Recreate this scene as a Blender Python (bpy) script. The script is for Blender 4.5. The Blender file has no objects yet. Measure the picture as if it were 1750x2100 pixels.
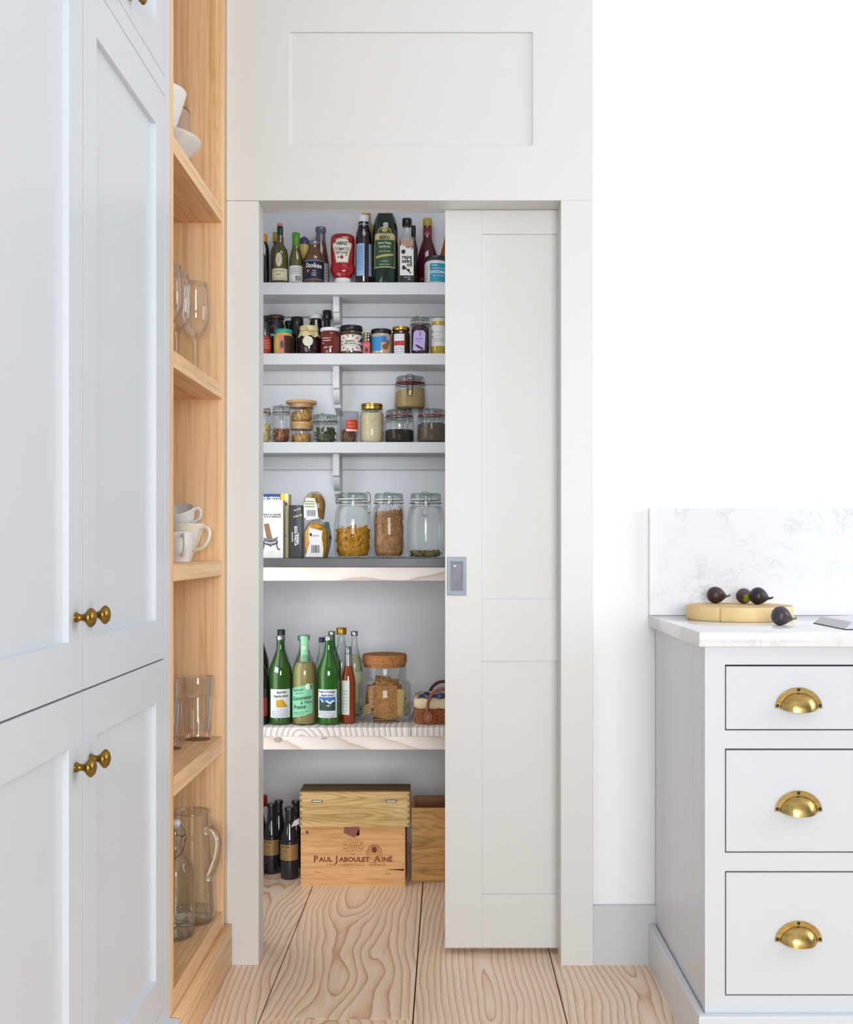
import bpy, bmesh, math, random
from mathutils import Vector, Matrix
random.seed(7)
SC = bpy.context.scene
COL = SC.collection
PI = math.pi

# ---------------------------------------------------------------- camera, world, lights, exposure
CAM_H, CAM_D, FPX, PX, PY = 1.094, 2.874, 2250.0, 918.0, 1122.0
cam = bpy.data.objects.new('camera', bpy.data.cameras.new('camera'))
COL.objects.link(cam)
cam.location = (0, -CAM_D, CAM_H)
cam.rotation_euler = (PI / 2, 0, 0)
cam.data.sensor_fit = 'AUTO'
cam.data.sensor_width = 36
cam.data.lens = FPX / 2100 * 36
cam.data.shift_x = (875 - PX) / 2100
cam.data.shift_y = (PY - 1050) / 2100
cam.data.clip_start = 0.05
SC.camera = cam
SC.view_settings.view_transform = 'Standard'
SC.view_settings.look = 'None'
SC.view_settings.gamma = 1
SC.view_settings.use_curve_mapping = False
SC.view_settings.exposure = 0.05
W = bpy.data.worlds.new('daylight')
SC.world = W
W.use_nodes = True
W.node_tree.nodes['Background'].inputs[0].default_value = (0.86, 0.93, 1.0, 1)
W.node_tree.nodes['Background'].inputs[1].default_value = 0.18
SC.cycles.max_bounces = 12
SC.cycles.transparent_max_bounces = 40
SC.cycles.caustics_reflective = False
SC.cycles.caustics_refractive = False
SC.cycles.sample_clamp_indirect = 4


def area(name, loc, look, sx, sy, power, rgb=(1, 1, 1)):
    L = bpy.data.lights.new(name, 'AREA')
    L.shape = 'RECTANGLE'
    L.size, L.size_y, L.energy, L.color = sx, sy, power, rgb
    o = bpy.data.objects.new(name, L)
    COL.objects.link(o)
    o.location = loc
    o.rotation_euler = (Vector(look) - Vector(loc)).to_track_quat('-Z', 'Y').to_euler()
    return o


area('window_light_behind', (0.45, -6.2, 1.50), (-0.1, 1.0, 1.30), 2.2, 1.7, 195, (0.95, 0.98, 1.0))
area('window_light_right', (3.2, -1.1, 1.9), (-0.6, -1.1, 1.3), 1.6, 1.8, 48, (0.90, 0.95, 1.0))
area('pantry_top_fill', (-0.15, 0.40, 2.62), (-0.2, 0.75, 0.6), 0.55, 0.30, 2.6, (0.94, 0.96, 1.0))  # added fill from above; no ceiling lamp is known in the pantry
area('pantry_side_fill', (-0.785, 0.56, 1.02), (0.1, 1.0, 0.95), 0.60, 1.60, 8.0, (0.91, 0.955, 1.0))  # added fill beside the left wall, not a known pantry window


def S(y):
    return FPX / (CAM_D + y)


def Xp(px, y):
    return (px - PX) / S(y)


def Zp(py, y):
    return CAM_H - (py - PY) / S(y)


# ---------------------------------------------------------------- materials
def lin(h):
    h = h.lstrip('#')
    v = [int(h[i:i + 2], 16) / 255 for i in (0, 2, 4)]
    return tuple(x / 12.92 if x <= .04045 else ((x + .055) / 1.055) ** 2.4 for x in v) + (1,)


MATS = {}


def newmat(name):
    m = bpy.data.materials.new(name)
    m.use_nodes = True
    nt = m.node_tree
    b = nt.nodes['Principled BSDF']
    return m, nt, b


def nd(nt, typ, ins=None, **attrs):
    n = nt.nodes.new(typ)
    for k, v in attrs.items():
        setattr(n, k, v)
    for k, v in (ins or {}).items():
        sock = n.inputs[k]
        if hasattr(v, 'is_output'):
            nt.links.new(v, sock)
        else:
            sock.default_value = v
    return n


def mth(nt, op, a, b=0.0, c=0.0, clamp=False):
    n = nt.nodes.new('ShaderNodeMath')
    n.operation = op
    n.use_clamp = clamp
    for i, v in enumerate((a, b, c)):
        if hasattr(v, 'is_output'):
            nt.links.new(v, n.inputs[i])
        else:
            n.inputs[i].default_value = v
    return n.outputs[0]


def ramp(nt, fac, stops, interp='LINEAR'):
    n = nt.nodes.new('ShaderNodeValToRGB')
    n.color_ramp.interpolation = interp
    el = n.color_ramp.elements
    while len(el) < len(stops):
        el.new(0.5)
    for e, (p, c) in zip(el, stops):
        e.position = p
        e.color = lin(c) if isinstance(c, str) else tuple(c) + ((1,) if len(c) == 3 else ())
    nt.links.new(fac, n.inputs[0])
    return n.outputs[0]


def objcoord(nt, scale=(1, 1, 1), rnd=7.0):
    tc = nd(nt, 'ShaderNodeTexCoord')
    v = tc.outputs['Object']
    if rnd:
        oi = nd(nt, 'ShaderNodeObjectInfo')
        r = mth(nt, 'MULTIPLY', oi.outputs['Random'], rnd)
        v = nd(nt, 'ShaderNodeVectorMath', {0: v, 1: r}, operation='ADD').outputs[0]
    return nd(nt, 'ShaderNodeMapping', {'Vector': v, 'Scale': scale}).outputs[0]


def bump(nt, b, h, strength, dist=0.001):
    n = nd(nt, 'ShaderNodeBump', {'Strength': strength, 'Distance': dist, 'Height': h})
    nt.links.new(n.outputs[0], b.inputs['Normal'])


def plain(c, rough=0.5, metal=0.0, var=0.04, spec=0.5, coat=0.0, nscale=40, bmp=0.0):
    """procedural solid colour with a slight mottle"""
    key = ('plain', c, rough, metal, var, spec, coat, nscale, bmp)
    if key in MATS:
        return MATS[key]
    m, nt, b = newmat('mat_' + str(c).strip('#'))
    col = lin(c) if isinstance(c, str) else tuple(c) + (1,)
    nz = nd(nt, 'ShaderNodeTexNoise', {'Vector': objcoord(nt), 'Scale': nscale, 'Detail': 3.0})
    a = tuple(min(1, x * (1 - var)) for x in col[:3])
    z = tuple(min(1, x * (1 + var)) for x in col[:3])
    nt.links.new(ramp(nt, nz.outputs[0], [(0.3, a), (0.7, z)]), b.inputs['Base Color'])
    b.inputs['Roughness'].default_value = rough
    b.inputs['Metallic'].default_value = metal
    b.inputs['Specular IOR Level'].default_value = spec
    b.inputs['Coat Weight'].default_value = coat
    b.inputs['Coat Roughness'].default_value = 0.06
    if bmp:
        bump(nt, b, nz.outputs[0], bmp)
    MATS[key] = m
    return m


def wood(name, light, mid, dark, axis=2, across=55.0, along=1.6, rough=0.5, contrast=1.0, ring=0.0, bmp=0.12):
    """streaky grain running along one object axis, with slow figure from a distorted band pattern"""
    if name in MATS:
        return MATS[name]
    m, nt, b = newmat(name)
    sc = [across] * 3
    sc[axis] = along
    v = objcoord(nt, tuple(sc), 3.0)
    n1 = nd(nt, 'ShaderNodeTexNoise', {'Vector': v, 'Scale': 1.0, 'Detail': 5.0, 'Roughness': 0.6, 'Distortion': 0.3})
    sc2 = [x * 0.22 for x in sc]
    sc2[axis] = along * 0.55
    n2 = nd(nt, 'ShaderNodeTexNoise', {'Vector': objcoord(nt, tuple(sc2), 3.0), 'Scale': 1.0, 'Detail': 2.0})
    w = mth(nt, 'SINE', mth(nt, 'MULTIPLY', n2.outputs[0], 60.0))
    w = mth(nt, 'MULTIPLY', mth(nt, 'POWER', mth(nt, 'ABSOLUTE', w), 3.0), ring)
    f = mth(nt, 'ADD', mth(nt, 'MULTIPLY', n1.outputs[0], 0.62), mth(nt, 'MULTIPLY', n2.outputs[0], 0.38))
    f = mth(nt, 'SUBTRACT', f, w)
    f = mth(nt, 'MULTIPLY_ADD', mth(nt, 'SUBTRACT', f, 0.5), contrast, 0.5, clamp=True)
    nt.links.new(ramp(nt, f, [(0.22, dark), (0.5, mid), (0.78, light)]), b.inputs['Base Color'])
    b.inputs['Roughness'].default_value = rough
    bump(nt, b, n1.outputs[0], bmp, 0.0006)
    MATS[name] = m
    return m


def fir(name, light, mid, dark, freq=46.0, rough=0.45, along=1, across=0, knots=True, tint=0.5):
    """flat-sawn softwood: growth rings of a tilted, wandering log cut by the board's face"""
    if name in MATS:
        return MATS[name]
    m, nt, b = newmat(name)
    tc = nd(nt, 'ShaderNodeTexCoord')
    oi = nd(nt, 'ShaderNodeObjectInfo')
    rnd = mth(nt, 'MULTIPLY', oi.outputs['Random'], 23.0)
    sep = nd(nt, 'ShaderNodeSeparateXYZ', {0: tc.outputs['Object']})
    u, l = sep.outputs[across], mth(nt, 'ADD', sep.outputs[along], rnd)
    h = sep.outputs[3 - along - across]
    vec = nd(nt, 'ShaderNodeCombineXYZ', {0: u, 1: l, 2: rnd}).outputs[0]

    def noise(sx, sy, det, rg=0.5):
        mp = nd(nt, 'ShaderNodeMapping', {'Vector': vec, 'Scale': (sx, sy, 1)})
        return nd(nt, 'ShaderNodeTexNoise', {'Vector': mp.outputs[0], 'Scale': 1.0, 'Detail': det, 'Roughness': rg}).outputs[0]
    wander = mth(nt, 'MULTIPLY', mth(nt, 'SUBTRACT', noise(0.7, 0.9, 1.0), 0.5), 0.16)
    depth = mth(nt, 'MULTIPLY', mth(nt, 'SUBTRACT', noise(2.8, 1.0, 2.0), 0.41), 0.36)
    depth = mth(nt, 'ADD', depth, h)
    wob = mth(nt, 'MULTIPLY', mth(nt, 'SUBTRACT', noise(26.0, 6.0, 3.0), 0.5), 0.013)
    uu = mth(nt, 'ADD', u, wander)
    r = mth(nt, 'SQRT', mth(nt, 'ADD', mth(nt, 'MULTIPLY', uu, uu), mth(nt, 'MULTIPLY', depth, depth)))
    r = mth(nt, 'ADD', r, wob)
    k = mth(nt, 'FRACT', mth(nt, 'MULTIPLY', r, freq))
    ringc = ramp(nt, k, [(0.0, light), (0.30, light), (0.75, mid), (0.94, dark), (1.0, light)])
    fine = noise(260.0, 4.0, 3.0)
    blotch = noise(4.0, 2.5, 2.0)
    mix = nd(nt, 'ShaderNodeMix', {0: mth(nt, 'MULTIPLY', mth(nt, 'SUBTRACT', blotch, 0.35, clamp=True), tint), 6: ringc, 7: lin(mid)}, data_type='RGBA')
    hsv = nd(nt, 'ShaderNodeHueSaturation', {'Color': mix.outputs[2], 'Value': mth(nt, 'MULTIPLY_ADD', mth(nt, 'SUBTRACT', fine, 0.5), 0.35, 1.0)})
    nt.links.new(hsv.outputs[0], b.inputs['Base Color'])
    b.inputs['Roughness'].default_value = rough
    bump(nt, b, k, 0.08, 0.0006)
    MATS[name] = m
    return m


def glass(name='clear_glass', tint=(0.97, 0.985, 0.98), ior=1.35, rough=0.02):
    """thin blown glass wall: clear through the face, mirror-like at grazing angles"""
    if name in MATS:
        return MATS[name]
    m = bpy.data.materials.new(name)
    m.use_nodes = True
    nt = m.node_tree
    nt.nodes.clear()
    out = nd(nt, 'ShaderNodeOutputMaterial')
    t = nd(nt, 'ShaderNodeBsdfTransparent', {'Color': tuple(tint) + (1,)})
    nz = nd(nt, 'ShaderNodeTexNoise', {'Vector': objcoord(nt), 'Scale': 14.0, 'Detail': 1.0})
    bp = nd(nt, 'ShaderNodeBump', {'Strength': 0.10, 'Distance': 0.002, 'Height': nz.outputs[0]})
    g = nd(nt, 'ShaderNodeBsdfGlossy', {'Color': (1, 1, 1, 1), 'Roughness': rough, 'Normal': bp.outputs[0]})
    edge = nd(nt, 'ShaderNodeLayerWeight', {'Blend': 0.25})
    # tint deepens where the wall is seen edge on
    dk = nd(nt, 'ShaderNodeMix', {0: mth(nt, 'POWER', edge.outputs['Facing'], 3.0), 6: tuple(tint) + (1,), 7: (tint[0] * 0.58, tint[1] * 0.63, tint[2] * 0.62, 1)}, data_type='RGBA')
    nt.links.new(dk.outputs[2], t.inputs[0])
    fr = nd(nt, 'ShaderNodeFresnel', {'IOR': ior})
    mx = nd(nt, 'ShaderNodeMixShader', {0: mth(nt, 'MINIMUM', fr.outputs[0], 0.42), 1: t.outputs[0], 2: g.outputs[0]})
    nt.links.new(mx.outputs[0], out.inputs[0])
    MATS[name] = m
    return m


def solidglass(name='solid_glass', c=(1, 1, 1), ior=1.45):
    if name in MATS:
        return MATS[name]
    m, nt, b = newmat(name)
    nz = nd(nt, 'ShaderNodeTexNoise', {'Vector': objcoord(nt), 'Scale': 20.0})
    nt.links.new(ramp(nt, nz.outputs[0], [(0, c), (1, tuple(x * .99 for x in c))]), b.inputs['Base Color'])
    b.inputs['Transmission Weight'].default_value = 1
    b.inputs['IOR'].default_value = ior
    b.inputs['Roughness'].default_value = 0.01
    MATS[name] = m
    return m


def bottleglass(c, rough=0.04, c2=None, spec=0.6):
    """full coloured bottle: dark deep body under a clear glossy skin"""
    key = ('bg', c, c2)
    if key in MATS:
        return MATS[key]
    m, nt, b = newmat('bottle_' + c.strip('#'))
    lw = nd(nt, 'ShaderNodeLayerWeight', {'Blend': 0.35})
    nz = nd(nt, 'ShaderNodeTexNoise', {'Vector': objcoord(nt), 'Scale': 18.0, 'Detail': 2.0})
    f = mth(nt, 'ADD', lw.outputs['Facing'], mth(nt, 'MULTIPLY', mth(nt, 'SUBTRACT', nz.outputs[0], 0.5), 0.3))
    edge = c2 or tuple(x * 0.35 for x in lin(c)[:3])
    nt.links.new(ramp(nt, f, [(0.25, c), (0.85, edge)]), b.inputs['Base Color'])
    b.inputs['Roughness'].default_value = rough
    b.inputs['Specular IOR Level'].default_value = spec
    b.inputs['Coat Weight'].default_value = 0.3
    b.inputs['Coat Roughness'].default_value = 0.02
    MATS[key] = m
    return m


def grainy(name, c1, c2, c3=None, scale=160.0, bmp=0.8, rough=0.7):
    if name in MATS:
        return MATS[name]
    m, nt, b = newmat(name)
    v = nd(nt, 'ShaderNodeTexVoronoi', {'Vector': objcoord(nt), 'Scale': scale})
    sep = nd(nt, 'ShaderNodeSeparateColor', {0: v.outputs['Color']})
    nt.links.new(ramp(nt, sep.outputs[0], [(0.1, c1), (0.5, c2), (0.9, c3 or c1)]), b.inputs['Base Color'])
    b.inputs['Roughness'].default_value = rough
    bump(nt, b, mth(nt, 'SUBTRACT', 1.0, v.outputs['Distance']), bmp, 0.003)
    MATS[name] = m
    return m


def paint(name, c, rough=0.38, bmp=0.03):
    if name in MATS:
        return MATS[name]
    m, nt, b = newmat(name)
    n1 = nd(nt, 'ShaderNodeTexNoise', {'Vector': objcoord(nt, rnd=0), 'Scale': 2.0, 'Detail': 3.0})
    col = lin(c)
    nt.links.new(ramp(nt, n1.outputs[0], [(0.3, tuple(x * 0.985 for x in col[:3])), (0.7, tuple(min(1, x * 1.01) for x in col[:3]))]), b.inputs['Base Color'])
    n2 = nd(nt, 'ShaderNodeTexNoise', {'Vector': objcoord(nt, rnd=0), 'Scale': 420.0, 'Detail': 2.0})
    bump(nt, b, n2.outputs[0], bmp, 0.0005)
    b.inputs['Roughness'].default_value = rough
    MATS[name] = m
    return m


def quartz():
    if 'quartz' in MATS:
        return MATS['quartz']
    m, nt, b = newmat('quartz')
    v = objcoord(nt, rnd=0)
    warp = nd(nt, 'ShaderNodeTexNoise', {'Vector': v, 'Scale': 7.0, 'Detail': 5.0})
    vv = nd(nt, 'ShaderNodeVectorMath', {0: v, 1: nd(nt, 'ShaderNodeVectorMath', {0: warp.outputs[1], 1: (0.35, 0.35, 0.35)}, operation='MULTIPLY').outputs[0]}, operation='ADD')
    n = nd(nt, 'ShaderNodeTexNoise', {'Vector': vv.outputs[0], 'Scale': 9.0, 'Detail': 6.0, 'Roughness': 0.65})
    d = mth(nt, 'ABSOLUTE', mth(nt, 'SUBTRACT', n.outputs[0], 0.5))
    msk = nd(nt, 'ShaderNodeTexNoise', {'Vector': v, 'Scale': 9.0, 'Detail': 3.0})
    vein = mth(nt, 'MULTIPLY', mth(nt, 'SUBTRACT', 1.0, mth(nt, 'MULTIPLY', d, 30.0), clamp=True), mth(nt, 'MULTIPLY', mth(nt, 'SUBTRACT', msk.outputs[0], 0.44, clamp=True), 4.0), clamp=True)
    nt.links.new(ramp(nt, vein, [(0.0, '#E9EAED'), (1.0, '#D2D4D9')]), b.inputs['Base Color'])
    b.inputs['Roughness'].default_value = 0.09
    MATS['quartz'] = m
    return m


PAINT = lambda: paint('grey_cabinet_paint', '#D5DADF', 0.30)
FRAMEP = lambda: paint('pale_grey_joinery_paint', '#DBDBD9', 0.40)
WALL = lambda: paint('white_wall_paint', '#F1F2F4', 0.7)
PWALL = lambda: paint('pantry_wall_paint', '#EFF1F5', 0.6)
SHELFP = lambda: paint('pantry_shelf_paint', '#D6D7D8', 0.45)
OAK = lambda: wood('oak', '#F7D5A8', '#EFC596', '#D5A26C', 2, 95, 1.5, 0.45, 1.5, 0.06)
OAKH = lambda: wood('oak_along_y', '#F7D5A8', '#EFC596', '#D5A26C', 1, 95, 1.6, 0.45, 1.5, 0.08)
BRASS = lambda: brass()
STEEL = lambda: plain('#B9BBBD', 0.28, 1.0, 0.05)
WIRE = lambda: plain('#9A9C9E', 0.25, 1.0, 0.05)
BLACK = lambda: plain('#121214', 0.35, 0, 0.1)
WHITE = lambda: plain('#EDEDEB', 0.45)
INK = lambda: plain('#1C1D24', 0.6, 0, 0.02)
INKW = lambda: plain('#F4F2EC', 0.6, 0, 0.02)
INKG = lambda: plain('#8A8C90', 0.6, 0, 0.02)
GOLDCAP = lambda: plain('#C9A24B', 0.25, 1.0)


def bronze():
    return plain('#8F7030', 0.30, 1.0, 0.14, nscale=90)


def brass():
    if 'brass' in MATS:
        return MATS['brass']
    m, nt, b = newmat('brass')
    n = nd(nt, 'ShaderNodeTexNoise', {'Vector': objcoord(nt, (40, 40, 140)), 'Scale': 1.0, 'Detail': 4.0})
    nt.links.new(ramp(nt, n.outputs[0], [(0.3, '#AE9050'), (0.7, '#CDB274')]), b.inputs['Base Color'])
    b.inputs['Metallic'].default_value = 1
    b.inputs['Roughness'].default_value = 0.30
    MATS['brass'] = m
    return m


# ---------------------------------------------------------------- object helpers
OFF = {}


def link(name, data, parent=None, loc=(0, 0, 0)):
    o = bpy.data.objects.new(name, data)
    COL.objects.link(o)
    if parent is not None:
        o.parent = parent
        o.location = Vector(loc) - Vector(OFF[parent.name])
    else:
        o.location = loc
    OFF[o.name] = tuple(loc)
    return o


def tag(o, label=None, cat=None, group=None, kind=None):
    if label:
        o['label'] = label
    if cat:
        o['category'] = cat
    if group:
        o['group'] = group
    if kind:
        o['kind'] = kind
    return o


def thing(name, label, cat, loc, group=None, rz=0.0, world=False, rx=0.0, ry=0.0, kind=None):
    """Empty at a thing's base. world=False: its parts are given relative to it."""
    o = link(name, None, None, loc)
    o.empty_display_size = 0.02
    o.rotation_euler = (rx, ry, rz)
    OFF[o.name] = tuple(loc) if world else (0, 0, 0)
    return tag(o, label, cat, group, kind)


def mk(name, verts, faces, mat, parent=None, smooth=False, sharp=38):
    xs = [v[0] for v in verts]
    ys = [v[1] for v in verts]
    zs = [v[2] for v in verts]
    c = ((min(xs) + max(xs)) / 2, (min(ys) + max(ys)) / 2, min(zs))
    me = bpy.data.meshes.new(name)
    me.from_pydata([(v[0] - c[0], v[1] - c[1], v[2] - c[2]) for v in verts], [], faces)
    me.update()
    me.materials.append(mat)
    if smooth:
        me.polygons.foreach_set('use_smooth', [True] * len(me.polygons))
        me.set_sharp_from_angle(angle=math.radians(sharp))
    return link(name, me, parent, c)


def from_bm(name, bm, mat, parent=None, smooth=False, sharp=38):
    bm.verts.index_update()
    vs = [tuple(v.co) for v in bm.verts]
    fs = [[v.index for v in f.verts] for f in bm.faces]
    bm.free()
    return mk(name, vs, fs, mat, parent, smooth, sharp)


def addbox(bm, x0, x1, y0, y1, z0, z1, bev=0.0, seg=1):
    r = bmesh.ops.create_cube(bm, size=1.0)
    for v in r['verts']:
        v.co = ((x0 + x1) / 2 + v.co.x * (x1 - x0), (y0 + y1) / 2 + v.co.y * (y1 - y0), (z0 + z1) / 2 + v.co.z * (z1 - z0))
    if bev:
        es = list({e for v in r['verts'] for e in v.link_edges})
        bmesh.ops.bevel(bm, geom=es, offset=bev, segments=seg, affect='EDGES', profile=0.5)


def box(name, x0, x1, y0, y1, z0, z1, mat, parent=None, bev=0.001, seg=1):
    bm = bmesh.new()
    addbox(bm, x0, x1, y0, y1, z0, z1, bev, seg)
    return from_bm(name, bm, mat, parent, seg > 1)


def boxes(name, lst, mat, parent=None, bev=0.0):
    bm = bmesh.new()
    for b in lst:
        addbox(bm, *b, bev)
    return from_bm(name, bm, mat, parent)


def prism(name, poly, d0, d1, mp, mat, parent=None, smooth=False, bev=0.0):
    """extrude a 2-D outline between two depths; mp(u, v, d) -> xyz"""
    n = len(poly)
    vs = [mp(u, v, d0) for u, v in poly] + [mp(u, v, d1) for u, v in poly]
    fs = [list(range(n)), list(range(2 * n - 1, n - 1, -1))] + [[i, i + n, (i + 1) % n + n, (i + 1) % n] for i in range(n)]
    bm = bmesh.new()
    bv = [bm.verts.new(v) for v in vs]
    for f in fs:
        bm.faces.new([bv[i] for i in f])
    bmesh.ops.recalc_face_normals(bm, faces=bm.faces)
    if bev:
        bmesh.ops.bevel(bm, geom=[e for e in bm.edges], offset=bev, segments=2, affect='EDGES', profile=0.5)
    return from_bm(name, bm, mat, parent, smooth)


def lathe_geo(prof, seg=28, cx=0, cy=0, cz=0, close=True):
    vs, fs, rows = [], [], []
    for r, z in prof:
        if r < 1e-6:
            rows.append([len(vs)])
            vs.append((cx, cy, cz + z))
        else:
            rows.append(list(range(len(vs), len(vs) + seg)))
            for i in range(seg):
                a = 2 * PI * i / seg
                vs.append((cx + r * math.sin(a), cy - r * math.cos(a), cz + z))
    for a, b in zip(rows, rows[1:]):
        for i in range(seg):
            j = (i + 1) % seg
            if len(a) == 1 and len(b) == 1:
                continue
            if len(a) == 1:
                fs.append([a[0], b[j], b[i]])
            elif len(b) == 1:
                fs.append([a[i], a[j], b[0]])
            else:
                fs.append([a[i], a[j], b[j], b[i]])
    if close:
        if len(rows[0]) > 1:
            fs.append(rows[0][::-1])
        if len(rows[-1]) > 1:
            fs.append(rows[-1][:])
    return vs, fs


def lathe(name, prof, mat, parent=None, seg=28, c=(0, 0, 0), close=True, sharp=50):
    vs, fs = lathe_geo(prof, seg, *c, close=close)
    return mk(name, vs, fs, mat, parent, True, sharp)


def tube_geo(pts, rad, seg=8, closed=False, base=0):
    pts = [Vector(p) for p in pts]
    n = len(pts)
    rads = rad if isinstance(rad, (list, tuple)) else [rad] * n
    vs, fs = [], []
    prev = None
    for i, p in enumerate(pts):
        a = pts[(i - 1) % n] if (i > 0 or closed) else p
        b = pts[(i + 1) % n] if (i < n - 1 or closed) else p
        t = (b - a).normalized()
        if prev is None:
            up = Vector((0, 0, 1)) if abs(t.z) < 0.9 else Vector((1, 0, 0))
            u = t.cross(up).normalized()
        else:
            u = (prev - t * prev.dot(t)).normalized()
        prev = u
        w = t.cross(u)
        for k in range(seg):
            ang = 2 * PI * k / seg
            vs.append(tuple(p + (u * math.cos(ang) + w * math.sin(ang)) * rads[i]))
    m = n if closed else n - 1
    for i in range(m):
        for k in range(seg):
            a, b = i * seg + k, i * seg + (k + 1) % seg
            j = (i + 1) % n
            c, d = j * seg + (k + 1) % seg, j * seg + k
            fs.append([base + a, base + b, base + c, base + d])
    if not closed:
        fs.append([base + k for k in range(seg)][::-1])
        fs.append([base + (n - 1) * seg + k for k in range(seg)])
    return vs, fs


def tube(name, pts, rad, mat, parent=None, seg=8, closed=False):
    vs, fs = tube_geo(pts, rad, seg, closed)
    return mk(name, vs, fs, mat, parent, True, 60)


def tubes(name, lst, mat, parent=None, seg=6):
    vs, fs = [], []
    for pts, rad, closed in lst:
        a, b = tube_geo(pts, rad, seg, closed, len(vs))
        vs += a
        fs += b
    return mk(name, vs, fs, mat, parent, True, 60)


def smoothpath(pts, n=6):
    """Catmull-Rom through the points"""
    P = [Vector(p) for p in pts]
    out = []
    for i in range(len(P) - 1):
        p0, p1, p2, p3 = P[max(i - 1, 0)], P[i], P[i + 1], P[min(i + 2, len(P) - 1)]
        for k in range(n):
            t = k / n
            out.append(0.5 * ((2 * p1) + (p2 - p0) * t + (2 * p0 - 5 * p1 + 4 * p2 - p3) * t * t + (3 * p1 - p0 - 3 * p2 + p3) * t ** 3))
    out.append(P[-1])
    return [tuple(p) for p in out]


def surf(r, off, face=0.0):
    """maps a flat label (u right, v up) onto a cylinder of radius r facing the room, or onto a plane when r is None"""
    if r is None:
        return lambda u, v: (u, -off, v)
    return lambda u, v: ((r + off) * math.sin(u / r + face), -(r + off) * math.cos(u / r + face), v)


def decal(name, polys, mp, mat, parent, step=0.004):
    bm = bmesh.new()
    for poly in polys:
        bm.faces.new([bm.verts.new((u, v, 0)) for u, v in poly])
    us = [v.co.x for v in bm.verts]
    u = min(us) + step
    while u < max(us):
        bmesh.ops.bisect_plane(bm, geom=bm.verts[:] + bm.edges[:] + bm.faces[:], plane_co=(u, 0, 0), plane_no=(1, 0, 0))
        u += step
    for v in bm.verts:
        v.co = mp(v.co.x, v.co.y)
    return from_bm(name, bm, mat, parent)


def rect(u0, u1, v0, v1):
    return [(u0, v0), (u1, v0), (u1, v1), (u0, v1)]


def oval(u, v, a, b, n=20):
    return [(u + a * math.cos(2 * PI * i / n), v + b * math.sin(2 * PI * i / n)) for i in range(n)]


def textgeo(body, size, bold=0.0, sx=1.0, shear=0.0, spacing=1.0, align='CENTER'):
    cu = bpy.data.curves.new('t', 'FONT')
    cu.body = body
    cu.size = size
    cu.align_x = align
    cu.align_y = 'CENTER'
    cu.resolution_u = 2
    cu.offset = bold
    cu.shear = shear
    cu.space_character = spacing
    cu.space_line = 1.0
    o = bpy.data.objects.new('t', cu)
    COL.objects.link(o)
    me = bpy.data.meshes.new_from_object(o)
    vs = [(v.co.x * sx, v.co.y) for v in me.vertices]
    fs = [list(p.vertices) for p in me.polygons]
    bpy.data.objects.remove(o)
    bpy.data.curves.remove(cu)
    bpy.data.meshes.remove(me)
    return vs, fs


UNREAD = lambda s: set(s) <= {'#', ' '}


def printmarks(body, size, sx=1.0):
    """print the photograph does not let one read: strokes at the letters' places and size, no characters"""
    rd = random.Random(len(body) * 31 + int(size * 1e5))
    adv = size * 0.52 * sx
    x = -adv * len(body) / 2
    vs, fs = [], []
    for ch in body:
        if ch != ' ':
            h = size * (0.50 + 0.22 * rd.random()) / 2
            y = size * 0.06 * (rd.random() - 0.5)
            w = adv * (0.50 + 0.28 * rd.random())
            b = len(vs)
            vs += [(x, y - h), (x + w, y - h * 0.8), (x + w * 0.9, y + h), (x + w * 0.1, y + h * 0.8)]
            fs.append([b, b + 1, b + 2, b + 3])
        x += adv
    return vs, fs


def text(lines, mp, mat, parent, name='lettering', join=False, **kw):
    """lines: (body, size, u, v[, rot[, opts]]); every line of print is a piece of its own unless joined"""
    V, F = [], []
    for ln in lines:
        body, size, u, v = ln[:4]
        rot = ln[4] if len(ln) > 4 else 0.0
        o = dict(kw)
        if len(ln) > 5:
            o.update(ln[5])
        vs, fs = printmarks(body, size, o.get('sx', 1.0)) if UNREAD(body) else textgeo(body, size, **o)
        c, s = math.cos(rot), math.sin(rot)
        if not join:
            V, F = [], []
        b = len(V)
        V += [mp(u + x * c - y * s, v + x * s + y * c) for x, y in vs]
        F += [[b + i for i in f] for f in fs]
        if not join:
            r = mk('small_print' if UNREAD(body) else name, V, F, mat, parent)
            if UNREAD(body):
                r['kind'] = 'stuff'
    return mk(name, V, F, mat, parent) if join else r


def copytree(o, parent=None):
    c = o.copy()
    COL.objects.link(c)
    c.parent = parent
    for ch in o.children:
        copytree(ch, c)
    return c

# ================================================================ the setting
# floor: wide fir boards on a sub-floor
floor = link('floor', None)
tag(floor, 'wide pale pinkish fir floorboards running into the pantry', None, None, 'structure')
box('subfloor', -1.6, 2.6, -3.6, 1.3, -0.06, -0.024, plain('#1A1511', 0.9), floor, 0)
FIR = fir('fir_floor', '#F3DCC4', '#EBC9AB', '#C9987A', 60, 0.36)
PW = 0.3555
GA = 0.0032
for k in range(-3, 9):
    x0 = -0.4355 + PW * k
    cuts = [-3.6, 1.25]
    if k == 0:
        cuts = [-3.6, -0.332, 1.25]
    if k == 2:
        cuts = [-3.6, -1.5, 1.25]
    for a, b in zip(cuts, cuts[1:]):
        box('floorboard', x0 + GA / 2, x0 + PW - GA / 2, a + 0.0008, b - 0.0008, -0.024, 0.0, FIR, floor, 0.0009)


def struct(o, label=None):
    return tag(o, label, None, None, 'structure')


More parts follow.
